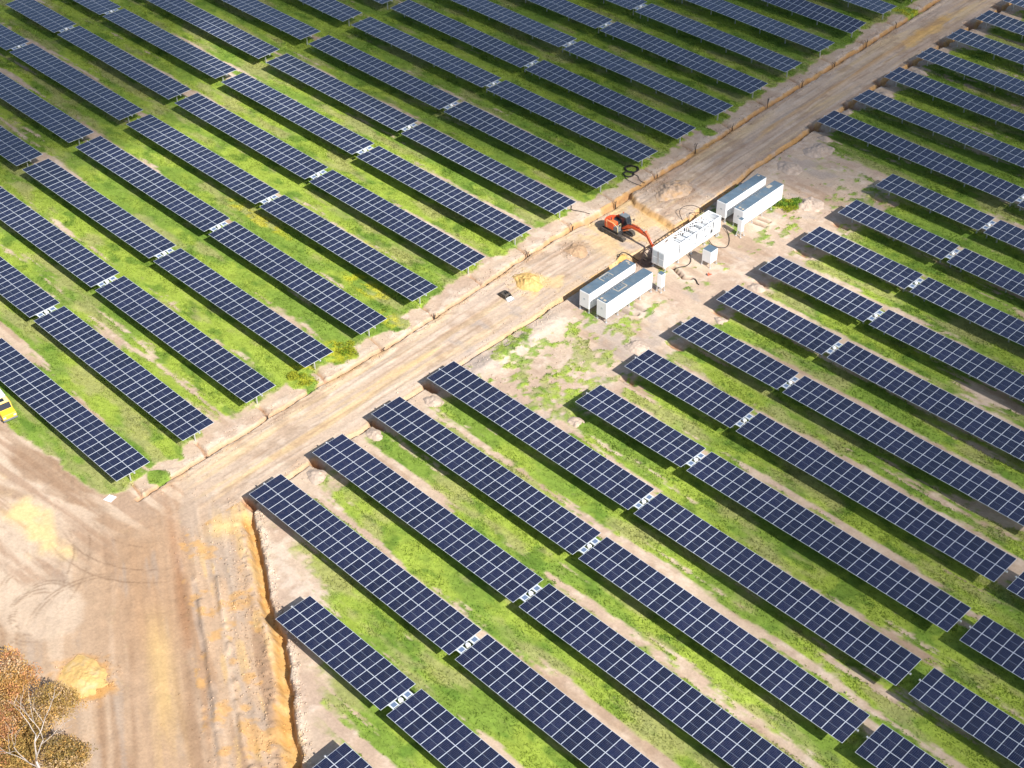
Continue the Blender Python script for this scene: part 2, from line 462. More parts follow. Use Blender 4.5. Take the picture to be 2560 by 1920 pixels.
def ground(X, Y):
    F = fields(X, Y)
    wob, wob2, q, p = F['wob'], F['wob2'], F['q'], F['p']
    n1 = fbm(X/3.5, Y/3.5, 4, 71)
    n2 = fbm(X/0.8, Y/0.8, 3, 73)
    n3 = fbm(X/14, Y/14, 3, 77)
    # soil between rows
    col_ = lerp(np.broadcast_to(C['sand'], X.shape + (3,)), C['pink'], sm(n1, 0.4, 0.65)*0.8)
    col_ = lerp(col_, C['pale'], sm(n2*0.6 + F['patch']*0.4, 0.52, 0.7)*0.7)
    col_ = lerp(col_, C['brown'], sm(fbm(X/10, Y/1.6, 3, 79), 0.58, 0.72)*0.55*(1 - F['sandy']))
    Z = (n1 - 0.5)*0.10 + (n2 - 0.5)*0.07
    # ---- main road: streaks run along it
    W = X - (F['sl'] + F['sr'])/2
    st1 = fbm(W/0.55, Y/16, 4, 83)
    st2 = fbm(W/1.7, Y/24, 3, 85)
    rd = lerp(np.broadcast_to(C['sand'], X.shape + (3,)), C['pale'], sm(st1, 0.40, 0.70)*0.65)
    rd = lerp(rd, C['pink'], sm(st2, 0.48, 0.62)*0.75*sm(Y + 20*wob2, 70, 135))
    rd = lerp(rd, C['grey'], sm(fbm(W/1.1, Y/9, 3, 87), 0.55, 0.7)*0.3*sm(Y, 70, 130))
    lane = np.exp(-((W - 0.4)/1.4)**2)*0.5 + np.exp(-((W + 2.6)/0.8)**2)*0.3
    rd = lerp(rd, C['yellow'], np.clip(sm(fbm(W/1.1, Y/12, 4, 89), 0.46, 0.70)*(0.2 + lane), 0, 0.7))
    rd = lerp(rd, C['brown'], sm(fbm(W/0.7, Y/6, 4, 91), 0.58, 0.72)*0.6*sm(Y, 105, 150))
    for wx, dpt in ((-3.9, .5), (-2.35, .5), (-0.7, .6), (0.95, .6), (2.0, .4), (3.4, .35)):
        c0 = wx + 0.9*(fbm(Y/22, Y*0 + wx, 3, 95) - 0.5)*2
        tk = np.exp(-((W - c0)/0.16)**2)*sm(fbm(Y/7, Y*0 + 3*wx, 3, 96), 0.36, 0.6)
        rd = lerp(rd, C['brown']*1.05, tk*dpt)
    yb = 1 - sm(blob(X, Y, -107.4, 200, 1.5, 10, 0.05) + 1.1*wob + 0.8*(st1 - 0.5), 0.5, 1.05)
    rd = lerp(rd, C['yellow']*np.array((1.05, 0.92, 0.7)), yb*0.85)
    rd = lerp(rd, C['orange'], np.clip(np.exp(-((W + 0.6)/0.8)**2)*sm(Y, 140, 165)*sm(st1, 0.42, 0.6), 0, 1)*0.55)
    rd = lerp(rd, C['brown'], sm(fbm(X/2.6, Y/3.4, 4, 97), 0.60, 0.72)*0.45)
    w_road = F['road']*(1 - sm(-Y, -58, -47))
    col_ = lerp(col_, rd, w_road)
    rut = (st1 - 0.5)*0.10 + (fbm(W/0.32, Y/5, 3, 93) - 0.5)*0.06 + (fbm(X/0.7, Y/0.7, 3, 94) - 0.5)*0.07
    Z = Z + w_road*rut
    # ---- lower road and yard
    wl = np.clip(np.maximum(F['lower'], F['yard']) + (F['road']*sm(-Y, -58, -47)), 0, 1)
    d1 = fbm(q/0.8, p/15, 4, 101)
    d2 = fbm(q/2.1, p/20, 3, 103)
    lo = lerp(np.broadcast_to(np.array((0.45, 0.335, 0.245)), X.shape + (3,)), C['pale'], sm(d1, 0.50, 0.72)*0.6)
    jn = np.exp(-((q - 11.5)/4.2)**2)*sm(p, -27, -19)*(1 - sm(p, -9, 2)*0.6)
    lo = lerp(lo, np.array((0.40, 0.262, 0.165)), np.clip(jn*(1.0 + 0.9*(d2 - 0.5) + 0.5*(d1 - 0.5)), 0, 0.85))
    lo = lerp(lo, C['brown'], sm(d2 + 0.10*np.exp(-((q - 8.6)/1.2)**2) + 0.20*np.exp(-((q - 14.0)/1.6)**2), 0.53, 0.66)*0.8)
    lo = lerp(lo, C['grey'], sm(fbm(q/1.0, p/7, 4, 105) + 0.15*np.exp(-((q - 6.6)/0.9)**2), 0.57, 0.72)*0.5)
    lo = lerp(lo, C['yellow'], np.clip(np.exp(-((q - 10.9)/1.2)**2)*sm(d1, 0.3, 0.65)*0.75*sm(p, -11, -3) + sm(fbm(q/0.9, p/5, 4, 107), 0.58, 0.7)*0.55*(q < 6), 0, 0.85))
    lo = lerp(lo, C['rust'], np.exp(-((q - 8.2)/0.6)**2)*0.45*sm(fbm(q/2, p/9, 3, 108), 0.4, 0.6))
    # sweeping tracks through the junction and the yard on the left
    jx = fbm((Y - 44 - 0.10*(X + 100))/0.9, X/16, 4, 109)
    yardw = np.clip(sm(-X, 98, 106)*(1 - sm(Y, 50, 56)), 0, 1)
    ya = lerp(np.broadcast_to(C['pale'], X.shape + (3,)), C['pink'], sm(jx + 0.25*(n3 - 0.5), 0.45, 0.62))
    ya = lerp(ya, C['brown'], sm(fbm((Y - 0.3*X)/3, X/9, 4, 111) + 0.30*np.exp(-((Y - 44.4)/1.6)**2), 0.58, 0.78)*0.75)
    ye = np.maximum(0, 1 - blob(X, Y, -109.2, 39.2, 8.5, 2.3, -0.10) - 1.3*wob)
    ya = lerp(ya, C['brown']*1.1, np.exp(-((X + 103)/4.5)**2 - ((Y - 42)/3.5)**2)*0.55)
    ya = lerp(ya, np.array((0.74, 0.56, 0.29)), sm(ye, 0.0, 0.7)*0.9)
    lo = lerp(lo, ya, np.maximum(yardw, 0))
    pl = np.maximum(0, 1 - blob(X, Y, -99.0, 33.6, 5.2, 4.0, 0.3)**3 + 0.8*wob)
    lo = lerp(lo, C['pale'], sm(pl, 0.1, 0.6)*0.75)
    # tyre rings where machines turn
    tm = np.zeros(X.shape)
    for (tx_, ty_, ra, a0, a1, el) in ((-98.7, 33.2, 2.35, 1.6, 5.6, 0.25), (-98.7, 33.2, 2.72, 1.9, 5.2, 0.25), (-98.2, 33.6, 3.5, 1.2, 4.4, 0.2), (-98.2, 33.6, 3.85, 1.4, 4.2, 0.2), (-99.6, 35.2, 5.4, 3.0, 5.6, 0.1), (-99.6, 35.2, 5.8, 3.1, 5.5, 0.1),
                                       (-93.0, 36.5, 6.5, 2.2, 4.0, 0.0), (-93.0, 36.5, 6.9, 2.2, 4.0, 0.0), (-104, 52, 11.5, 4.3, 5.9, 0.0), (-104, 52, 13.2, 4.4, 5.9, 0.0), (-104, 52, 8.4, 4.3, 5.8, 0), (-110, 30, 12, 0.2, 1.5, 0), (-110, 30, 13.6, 0.2, 1.5, 0)):
        dx_, dy_ = X - tx_ + el*(Y - ty_), Y - ty_
        an = np.mod(np.arctan2(dy_, dx_), 6.2832)
        tm = np.maximum(tm, np.exp(-((np.hypot(dx_, dy_) - ra + 0.3*wob)/0.10)**2)*sm(an, a0, a0 + 0.5)*(1 - sm(an, a1 - 0.5, a1)))
    lo = lerp(lo, C['brown']*0.68, np.clip(tm*sm(n2, 0.30, 0.55), 0, 1)*0.62)
    lo = lerp(lo, C['orange']*1.05, (1 - sm(blob(X, Y, -88.4, 32.0, 3.6, 2.7, 0.2) + 1.0*wob + 0.6*(n2 - 0.5), 0.55, 1.0))*0.8)
    lo = lo*np.array((0.98, 0.93, 0.86))*(1.0 - 0.06*sm(q, 7, 10)[..., None])
    col_ = lerp(col_, lo, wl)
    Z = Z + wl*((d1 - 0.5)*0.16 + (fbm(q/0.4, p/4, 3, 113) - 0.5)*0.08)
    # ridges pushed up beside the big trench
    for qq, hh in ((4.6, 0.34), (6.6, 0.30), (7.5, 0.16), (3.4, 0.12)):
        c0 = qq + 0.5*(fbm(p/5, p*0 + qq, 3, 115) - 0.5)*2
        rg = np.exp(-((q - c0)/0.28)**2)*F['lower']*sm(p, -14, -10)*sm(fbm(p/2.5, p*0 + 3*qq, 3, 117), 0.3, 0.5)
        Z = Z + hh*rg
    bl = sm(fbm(X/1.3, Y/1.3, 4, 121) + 0.10*np.exp(-((q - 4)/2.5)**2)*sm(p, 0, 10), 0.57, 0.70)*F['lower']*(q < 8)
    col_ = lerp(col_, C['orange'], bl*0.6)
    col_ = lerp(col_, C['yellow'], np.exp(-(blob(X, Y, -95.6, 52.8, 1.3, 1.7))**2)*0.9)
    # ---- verge on the left: churned spoil along the trench
    dl = X - F['sl']
    sp = np.exp(-((dl + 1.0)/0.55)**2)*sm(fbm(X/1.2, Y/1.8, 4, 123), 0.42, 0.66)*sm(Y, 48, 51)
    col_ = lerp(col_, C['pale'], np.clip(sp, 0, 1)*0.8)
    Z = Z + sp*0.07
    sp2 = np.exp(-((dl - 0.75)/0.35)**2)*sm(fbm(X/0.7, Y/1.3, 3, 125), 0.45, 0.6)*(Y > 50)
    Z = Z + sp2*0.08
    col_ = lerp(col_, C['orange'], np.clip(np.exp(-((dl - 0.45)/0.35)**2)*sm(fbm(X/2, Y/4.0, 3, 127), 0.45, 0.65)*0.5, 0, 1)*(Y > 48))
    # spoil bank on the right of the road (pale heap between rows 4 and 6)
    bank = np.exp(-((X - F['sr'] - 2.6)/1.5)**2)*sm(Y, 84, 90)*(1 - sm(Y, 101, 105))
    col_ = lerp(col_, C['pale'], np.clip(bank*1.0, 0, 0.9))
    Z = Z + bank*(0.25 + 0.35*fbm(X/1.1, Y/1.1, 3, 129))
    # ---- trenches
    tw = 0.13 + 0.10*sm(Y, 95, 125) + 0.08*(fbm(Y/3, Y*0, 3, 131) - 0.5)*2
    depth_l = 0.7*sm(fbm(Y/4.5, Y*0 + 5, 3, 133), 0.22, 0.42)*(Y > 48.5)
    dc = dl + 0.22*(fbm(Y/2.0, Y*0 + 9, 3, 135) - 0.5)*2
    tl = (1 - sm(np.abs(dc), tw, tw + 0.16))*sm(Y, 47.5, 49.5)
    Z = Z - tl*depth_l
    col_ = lerp(col_, C['orange']*0.95, np.clip((1 - sm(np.abs(dc + 0.1) + 0.6*(n2 - 0.5), tw, tw + 0.32))*sm(Y, 47.5, 49.5), 0, 1)*np.clip(0.30 + 0.5*sm(Y, 95, 130), 0, 0.95))
    col_ = lerp(col_, C['rust'], tl*depth_l*0.8)
    drr = X - F['sr'] + 0.25*(fbm(Y/2.4, Y*0 + 1, 3, 137) - 0.5)*2
    tr = (1 - sm(np.abs(drr), 0.16 + 0.10*sm(Y, 98, 112), 0.30 + 0.10*sm(Y, 98, 112)))*sm(Y, 56, 58)*sm(fbm(Y/5, Y*0 + 2, 3, 139) + 0.25*(Y > 98), 0.32, 0.5)
    Z = Z - tr*0.7
    col_ = lerp(col_, C['orange'], (1 - sm(np.abs(drr + 0.15) + 0.8*(n2 - 0.5), 0.15, 0.55))*sm(Y, 56, 58)*(0.30 + 0.45*sm(Y, 100, 112)))
    # branch trenches from each left row to the main trench
    for k in RISER_ROWS:
        xe, yr = L_end(k), RV[k]
        xt = float(np.interp(yr - 0.6, LT[:, 1], LT[:, 0]))
        m_ = (np.abs(Y - yr) < 3) & (np.abs(X - xt) < 6)
        if not m_.any(): continue
        db = np.full(X.shape, 9.0)
        db[m_] = seg_dist(X[m_], Y[m_], [(xe - 0.8, yr - 0.1), (xe + 0.6, yr - 0.25), (xt, yr - 0.5)])
        db = db + 0.2*wob
        t = 1 - sm(db, 0.08, 0.24)
        Z = np.where(t > 0, np.minimum(Z, Z - 0.45*t), Z)
        col_ = lerp(col_, C['rust']*0.9, t*0.6)
    # cable pits under the first modules on the right
    for (cx_, cy_, hl, hw, dp) in PITS:
        m_ = (np.abs(X - cx_) < 5) & (np.abs(Y - cy_) < 4)
        if not m_.any(): continue
        b = np.full(X.shape, 9.0)
        b[m_] = blob(X[m_], Y[m_], cx_, cy_, hl, hw)
        t = 1 - sm(b + 0.5*wob, 0.7, 1.05)
        Z = Z - dp*t
        col_ = lerp(col_, C['rust'], t*0.8)
    # ---- big trench: a crumbling steep cut on its right, a long orange slope on its left
    bp_ = np.array([((x + 78.23)*0.873 + (y - 46.59)*-0.487, (x + 78.23)*-0.487 + (y - 46.59)*-0.873) for x, y in BT])
    ql = np.interp(p, bp_[:, 0], bp_[:, 1])
    s_ = q - ql + 0.30*(fbm(p/1.6, p*0 + 4, 4, 141) - 0.5)*2 + 0.05*(fbm(X/0.5, Y/0.5, 2, 142) - 0.5)*2
    wsl = 0.62 + 0.9*(fbm(p/5, p*0 + 2, 3, 140) - 0.35) + 0.25*sm(p, -12, 4)
    prof = sm(s_, -0.62, -0.46)*(1 - sm(s_, 0.0, 1.0*wsl))
    on = sm(p, -20.5, -18.5)*(1 - sm(p, 18, 20))*(X > -97.5)
    Z = Z - 1.15*prof*on + 0.16*np.exp(-((s_ - wsl - 0.4)/0.35)**2)*on*sm(fbm(X/0.8, Y/0.8, 3, 144), 0.4, 0.6)
    oc = sm(s_, -0.60, -0.40)*(1 - sm(s_ + 0.9*(fbm(X/0.9, Y/0.9, 4, 146) - 0.5), 0.35*wsl, 1.15*wsl))*on
    col_ = lerp(col_, lerp(C['orange']*0.98, C['yellow']*0.95, sm(fbm(X/1.2, Y/1.2, 3, 148), 0.5, 0.75)*0.6), np.clip(oc, 0, 1)*0.95)
    cl = np.exp(-((s_ + 0.95)/0.35)**2)*on*sm(fbm(X/0.7, Y/0.7, 3, 150), 0.42, 0.6)
    Z = Z + 0.14*cl
    col_ = lerp(col_, C['pale'], cl*0.7)
    # ---- excavated floor round the digger: a step 0.7 m down with a ramp to the road
    xb = np.interp(X, [-110, -108.7, -106.7, -104, -99.6, -97.0], [129.6, 129.4, 128.2, 127.8, 127.4, 127.2]) + 0.5*wob
    inx = sm(X, F['sl'] - 0.3, F['sl'] + 0.3)*(1 - sm(X, -98.6, -98.0))
    fl = inx*(1 - sm(Y - xb, -0.12, 0.06))*sm(Y, 115, 126.5)
    Z = Z - 0.62*fl
    fw = inx*(1 - sm(Y - xb, -0.2, 0.2))*sm(Y, 113, 119)
    col_ = lerp(col_, C['sand']*1.02, fw*0.5)
    col_ = lerp(col_, C['yellow'], np.clip(fw*sm(fbm(X/2.4, Y/2.4, 4, 143), 0.45, 0.62), 0, 1)*0.65)
    col_ = lerp(col_, C['orange'], np.clip(inx*np.exp(-((Y - xb + 0.1)/0.38)**2), 0, 1)*0.7)
    bk = np.exp(-((Y - xb - 0.9)/0.5)**2)*inx*sm(fbm(X/0.9, Y/0.9, 3, 145), 0.4, 0.6)
    Z = Z + 0.22*bk
    # dug pit at the white skid's near corner, the skid's shade painted in dark
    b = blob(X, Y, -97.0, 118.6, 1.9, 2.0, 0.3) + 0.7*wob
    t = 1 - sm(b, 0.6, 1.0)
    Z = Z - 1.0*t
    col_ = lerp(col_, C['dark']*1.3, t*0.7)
    b2 = blob(X, Y, -98.6, 116.9, 1.0, 1.3) + 0.6*wob
    t2 = 1 - sm(b2, 0.6, 1.0)
    Z = Z + 0.45*t2*(1 - t)
    col_ = lerp(col_, C['orange']*1.1, t2*0.9*(1 - t))
    # service trenches by the containers
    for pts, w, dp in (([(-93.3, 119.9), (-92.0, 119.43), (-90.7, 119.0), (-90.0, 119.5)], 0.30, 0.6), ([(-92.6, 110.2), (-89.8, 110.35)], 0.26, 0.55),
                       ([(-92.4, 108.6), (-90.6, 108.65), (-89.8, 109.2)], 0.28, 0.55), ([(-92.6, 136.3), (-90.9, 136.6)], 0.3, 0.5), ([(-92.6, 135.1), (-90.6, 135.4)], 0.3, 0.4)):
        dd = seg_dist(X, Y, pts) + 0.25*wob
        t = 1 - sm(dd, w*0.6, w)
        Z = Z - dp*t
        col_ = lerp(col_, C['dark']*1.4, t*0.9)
        sp = np.exp(-((dd - w - 0.25)/0.22)**2)
        Z = Z + 0.12*sp
        col_ = lerp(col_, C['pale'], sp*0.5)
    for hx, hy, hr, hc in ((-103.75, 104.75, 2.9, 'yellow'), (-104.4, 114.1, 2.3, 'brown'), (-105, 133.6, 3.6, 'brown'), (-102.0, 106.5, 2.2, 'yellow')):
        col_ = lerp(col_, C[hc]*1.03, (1 - sm(blob(X, Y, hx, hy, hr, hr) + 1.2*wob + 0.8*(n2 - 0.5), 0.5, 1.05))*0.65)
    # darker damp drag marks in the container yard
    col_ = lerp(col_, C['grey'], np.clip(F['cy']*sm(fbm(X/4, Y/2.2, 4, 147), 0.58, 0.72), 0, 1)*0.6)
    # ---- grass
    gn = fbm(X/5.5, Y/2.6, 4, 151)
    gd = fbm(X/15, Y/7, 3, 153)
    fineg = fbm(X/0.45, Y/0.45, 2, 155)
    lush = np.clip(0.5 + 1.6*(gd - 0.5) + np.where(F['left'], 0.1*sm(-X, 118, 140)*(1 - sm(Y, 95, 120)), 0) - 0.15*sm(Y, 110, 160), 0, 1)
    gc = lerp(np.broadcast_to(C['g2'], X.shape + (3,)), C['g1'], sm(gn + (lush - 0.5)*0.35, 0.36, 0.62))
    gc = lerp(gc, C['g3'], sm(fbm(X/2.2, Y/1.3, 3, 157), 0.56, 0.72)*0.75)
    gc = lerp(gc, C['dry'], np.clip(sm(fbm(X/6, Y/1.8, 4, 159) + 0.04*sm(-X, 150, 180), 0.52, 0.70), 0, 1)*0.62)
    fwm = np.zeros(X.shape)
    for cx_, cy_, rx, ry in FLOWERS:
        fwm = np.maximum(fwm, 1 - sm(blob(X, Y, cx_, cy_, rx, ry) + 1.0*wob, 0.5, 1.1))
    fwm = fwm*sm(fbm(X/0.8, Y/0.8, 3, 161), 0.42, 0.6)
    gc = lerp(gc, C['flower'], fwm*0.55)
    gc = gc*(0.8 + 0.4*fineg[..., None])
    # break the edge of the sward up into clumps
    gmask = sm(F['grass'] + (fineg - 0.5)*0.55, 0.22, 0.72)
    soft = sm(F['grass'] + (fineg - 0.5)*0.25 + 0.45*(fbm(X/1.4, Y/0.9, 3, 163) - 0.5), 0.10, 0.62)
    col_ = lerp(col_, lerp(C['dry']*1.1 + 0*gc, C['g2'], fineg)*0.6 + col_*0.4, soft*0.8)
    out_ = (Y > 226) | (Y < 16) | (X < -230) | (X > -20)
    col_ = lerp(col_, gc, gmask)
    Z = Z + gmask*(0.03 + 0.05*fineg)
    Z = np.where(out_, 0, Z)
    return Z, col_, F['grass']*1.0, gmask, fwm, gn

GX, GY = np.meshgrid(gx, gy)
GZ, GC, GG, GM, GF, GN = ground(GX, GY)
nx, ny = len(gx), len(gy)
def grid_mesh(name, X, Y, Z, colr, m):
    ny_, nx_ = X.shape
    me = bpy.data.meshes.new(name)
    n = nx_*ny_
    me.vertices.add(n)
    me.vertices.foreach_set('co', np.stack([X, Y, Z], -1).astype(np.float32).ravel())
    idx = np.arange(n).reshape(ny_, nx_)
    qd = np.stack([idx[:-1, :-1], idx[:-1, 1:], idx[1:, 1:], idx[1:, :-1]], -1).reshape(-1, 4)
    nf = len(qd)
    me.loops.add(nf*4)
    me.loops.foreach_set('vertex_index', qd.astype(np.int32).ravel())
    me.polygons.add(nf)
    me.polygons.foreach_set('loop_start', np.arange(0, nf*4, 4, dtype=np.int32))
    me.polygons.foreach_set('loop_total', np.full(nf, 4, np.int32))
    me.polygons.foreach_set('use_smooth', np.ones(nf, bool))
    me.update(calc_edges=True)
    if colr is not None:
        at = me.color_attributes.new('soil', 'FLOAT_COLOR', 'POINT')
        rgba = np.concatenate([np.clip(colr, 0, 1), np.ones(colr.shape[:-1] + (1,))], -1).astype(np.float32)
        at.data.foreach_set('color', rgba.ravel())
    me.materials.append(m)
    return me
def soil_material():
    m, nt, b = node_mat('churned_soil_and_grass')
    N, L = nt.nodes, nt.links
    at = N.new('ShaderNodeAttribute')
    at.attribute_name = 'soil'
    tc = N.new('ShaderNodeTexCoord')
    def nz(scale, det):
        n = N.new('ShaderNodeTexNoise')
        n.inputs['Scale'].default_value = scale
        n.inputs['Detail'].default_value = det
        n.inputs['Roughness'].default_value = 0.65
        L.new(tc.outputs['Object'], n.inputs['Vector'])
        return n
    a, c = nz(3.4, 6), nz(0.55, 5)
    mr = N.new('ShaderNodeMapRange')
    mr.inputs['From Min'].default_value, mr.inputs['From Max'].default_value = 0.25, 0.75
    mr.inputs['To Min'].default_value, mr.inputs['To Max'].default_value = 0.84, 1.15
    L.new(a.outputs['Fac'], mr.inputs['Value'])
    mr2 = N.new('ShaderNodeMapRange')
    mr2.inputs['From Min'].default_value, mr2.inputs['From Max'].default_value = 0.25, 0.75
    mr2.inputs['To Min'].default_value, mr2.inputs['To Max'].default_value = 0.88, 1.12
    L.new(c.outputs['Fac'], mr2.inputs['Value'])
    mu = N.new('ShaderNodeMath'); mu.operation = 'MULTIPLY'
    L.new(mr.outputs[0], mu.inputs[0]); L.new(mr2.outputs[0], mu.inputs[1])
    vm = N.new('ShaderNodeVectorMath'); vm.operation = 'SCALE'
    L.new(at.outputs['Color'], vm.inputs[0]); L.new(mu.outputs[0], vm.inputs['Scale'])
    L.new(vm.outputs[0], b.inputs['Base Color'])
    b.inputs['Roughness'].default_value = 0.95
    b.inputs['Specular IOR Level'].default_value = 0.15
    bp = N.new('ShaderNodeBump')
    bp.inputs['Strength'].default_value = 0.8
    bp.inputs['Distance'].default_value = 0.05
    L.new(a.outputs['Fac'], bp.inputs['Height'])
    L.new(bp.outputs[0], b.inputs['Normal'])
    return m
M['soil'] = soil_material()
go = obj('ground', grid_mesh('ground', GX, GY, GZ, GC, M['soil']))
tag(go, 'sandy ground with dirt road, trenches and grass strips between the solar rows', 'ground', kind='structure')
def gz(x, y):
    i = min(max(np.searchsorted(gx, x) - 1, 0), nx - 2)
    j = min(max(np.searchsorted(gy, y) - 1, 0), ny - 2)
    tx = (x - gx[i])/(gx[i + 1] - gx[i]); ty = (y - gy[j])/(gy[j + 1] - gy[j])
    return float((GZ[j, i]*(1 - tx) + GZ[j, i + 1]*tx)*(1 - ty) + (GZ[j + 1, i]*(1 - tx) + GZ[j + 1, i + 1]*tx)*ty)

# ------------------------------------------------------------------ grass blades (stuff)
def leaf_mat(name, trans=0.38):
    m, nt, b = node_mat(name)
    N, L = nt.nodes, nt.links
    at = N.new('ShaderNodeAttribute')
    at.attribute_name = 'soil'
    L.new(at.outputs['Color'], b.inputs['Base Color'])
    b.inputs['Roughness'].default_value = 0.7
    b.inputs['Specular IOR Level'].default_value = 0.2
    tr = N.new('ShaderNodeBsdfTranslucent')
    L.new(at.outputs['Color'], tr.inputs['Color'])
    mx = N.new('ShaderNodeMixShader')
    mx.inputs[0].default_value = trans
    out = N['Material Output']
    L.new(b.outputs[0], mx.inputs[1]); L.new(tr.outputs[0], mx.inputs[2])
    L.new(mx.outputs[0], out.inputs['Surface'])
    return m
M['blade'] = leaf_mat('grass_blade')
M['leaf'] = leaf_mat('gum_leaf', 0.2)
def tri_mesh(name, V, Fc, colr, m, k):
    me = bpy.data.meshes.new(name)
    n, nf = len(V), len(Fc)
    me.vertices.add(n)
    me.vertices.foreach_set('co', V.astype(np.float32).ravel())
    me.loops.add(nf*k)
    me.loops.foreach_set('vertex_index', Fc.astype(np.int32).ravel())
    me.polygons.add(nf)
    me.polygons.foreach_set('loop_start', np.arange(0, nf*k, k, dtype=np.int32))
    me.polygons.foreach_set('loop_total', np.full(nf, k, np.int32))
    me.update(calc_edges=True)
    at = me.color_attributes.new('soil', 'FLOAT_COLOR', 'POINT')
    at.data.foreach_set('color', np.concatenate([colr, np.ones((n, 1))], 1).astype(np.float32).ravel())
    me.materials.append(m)
    return me
def grass():
    N = 420000
    # candidates spread over the site the photo shows, kept where the sward is
    x = rng.uniform(-226, -22, N*4); y = rng.uniform(19, 224, N*4)
    fx = (x*cu + y*su); fy = (-x*su + y*cu)
    d = np.stack([x, y, np.full_like(x, -CAMZ)], 1)
    zc = d @ np.array(FW); px = d @ np.array(RT)/zc*FPX; py = d @ np.array(DN)/zc*FPX
    ok = (np.abs(px) < 1360) & (np.abs(py) < 1040)
    x, y = x[ok], y[ok]
    i = np.clip(np.searchsorted(gx, x) - 1, 0, nx - 2); j = np.clip(np.searchsorted(gy, y) - 1, 0, ny - 2)
    keep = rng.random(len(x)) < GM[j, i]**1.3*(0.55 + 0.6*(GN[j, i] > 0.5))
    x, y, i, j = x[keep][:N], y[keep][:N], i[keep][:N], j[keep][:N]
    n = len(x)
    base = GC[j, i]
    z = GZ[j, i]
    h = (0.10 + 0.20*rng.random(n)**2)*(0.55 + 0.95*np.clip((fbm(x/2.4, y/1.6, 3, 201) - 0.3)/0.4, 0, 1)) + 0.10*GF[j, i]
    h = h*0.5
    V = np.zeros((n, 6, 3)); CC = np.zeros((n, 6, 3))
    tone = 0.85 + 0.4*rng.random(n)
    for b in range(2):
        a = rng.uniform(0, 6.283, n); w = rng.uniform(0.05, 0.11, n); le = rng.uniform(0.02, 0.16, n); la = rng.uniform(0, 6.283, n)
        ox, oy = rng.normal(0, 0.08, n), rng.normal(0, 0.08, n)
        V[:, b*3, 0] = x + ox - np.cos(a)*w; V[:, b*3, 1] = y + oy - np.sin(a)*w; V[:, b*3, 2] = z - 0.02
        V[:, b*3 + 1, 0] = x + ox + np.cos(a)*w; V[:, b*3 + 1, 1] = y + oy + np.sin(a)*w; V[:, b*3 + 1, 2] = z - 0.02
        V[:, b*3 + 2, 0] = x + ox + np.cos(la)*le; V[:, b*3 + 2, 1] = y + oy + np.sin(la)*le; V[:, b*3 + 2, 2] = z + h
        for q in range(3):
            CC[:, b*3 + q] = base*tone[:, None]*(1.0 if q < 2 else 1.15)
    return tri_mesh('grass', V.reshape(-1, 3), np.arange(n*6).reshape(-1, 3), np.clip(CC.reshape(-1, 3), 0, 1), M['blade'], 3)
gr = obj('grass', grass())
tag(gr, 'short bright green grass growing in strips between the solar rows', 'grass', kind='stuff')

# ------------------------------------------------------------------ solar trackers
AX, PW = 2.02, 4.10                       # height of the turning axis, width of a table
ML, MW, PITCHM = 2.030, 1.058, 1.073      # module length, width, spacing along the row
def module_mesh():
    b = MB()
    t, rim = 0.036, 0.021
    x0, y0 = MW/2, ML/2
    xi, yi = x0 - rim, y0 - rim
    vo = [(-x0, -y0), (x0, -y0), (x0, y0), (-x0, y0)]
    vi = [(-xi, -yi), (xi, -yi), (xi, yi), (-xi, yi)]
    vs = [(x, y, 0) for x, y in vo] + [(x, y, t) for x, y in vo] + [(x, y, t) for x, y in vi] + [(x, y, t - 0.006) for x, y in vi]
    rimf = [(4 + i, 4 + (i + 1) % 4, 8 + (i + 1) % 4, 8 + i) for i in range(4)] + [(i, (i + 1) % 4, 4 + (i + 1) % 4, 4 + i) for i in range(4)]
    rimf += [(8 + i, 8 + (i + 1) % 4, 12 + (i + 1) % 4, 12 + i) for i in range(4)] + [(3, 2, 1, 0)]
    me = bpy.data.meshes.new('solar_module')
    fs = rimf + [(12, 13, 14, 15)]
    me.from_pydata(vs, [], fs)
    me.materials.append(M['alu']); me.materials.append(M['cells'])
    me.polygons.foreach_set('material_index', [0]*len(rimf) + [1])
    me.update()
    return me
MODULE = module_mesh()
def modules_mesh(n):                       # the modules past the nearest hundred of a long row, as one part
    vs, fs, mi = [], [], []
    mv = [v.co.copy() for v in MODULE.vertices]
    for (x, y) in n:
        o = len(vs)
        vs += [(v.x + x, v.y + y, v.z) for v in mv]
        for pgn in MODULE.polygons:
            fs.append(tuple(i + o for i in pgn.vertices)); mi.append(pgn.material_index)
    me = bpy.data.meshes.new('solar_modules')
    me.from_pydata(vs, [], fs)
    me.materials.append(M['alu']); me.materials.append(M['cells_far'])
    me.polygons.foreach_set('material_index', mi)
    me.update()
    return me
POST = MB().box((0, 0, 0.97), (0.16, 0.11, 2.08)).box((0, 0, 1.92), (0.20, 0.22, 0.16)).mesh('post', M['steel'])
PPANEL = MB().box((0, 0, 0), (0.56, 0.62, 0.04), 0).box((0, 0, 0.022), (0.44, 0.50, 0.006), 1).mesh('power_panel', [M['alu'], M['minicells']])
MOTOR = MB().ball((0, 0, 0.04), 0.21, 14, 9, 0).box((0.0, 0.16, -0.1), (0.26, 0.22, 0.24), 0).tube([(0, 0, -0.35), (0, 0, 0)], 0.12, 10).mesh('drive_motor', M['white'], smooth=False)
ENDCAP = MB().tube([(-0.07, 0, 0), (0.07, 0, 0)], 0.09, 12).box((0, 0, 0.03), (0.10, 0.18, 0.12)).mesh('bearing_cap', M['steel'])
_tubes = {}
def tube_mesh(x0, x1):
    k = (round(x0, 2), round(x1, 2))
    if k not in _tubes:
        b = MB().tube([(x0, 0, -0.09), (x1, 0, -0.09)], 0.075, 8)
        _tubes[k] = b.mesh('torque_tube', M['steel'])
    return _tubes[k]
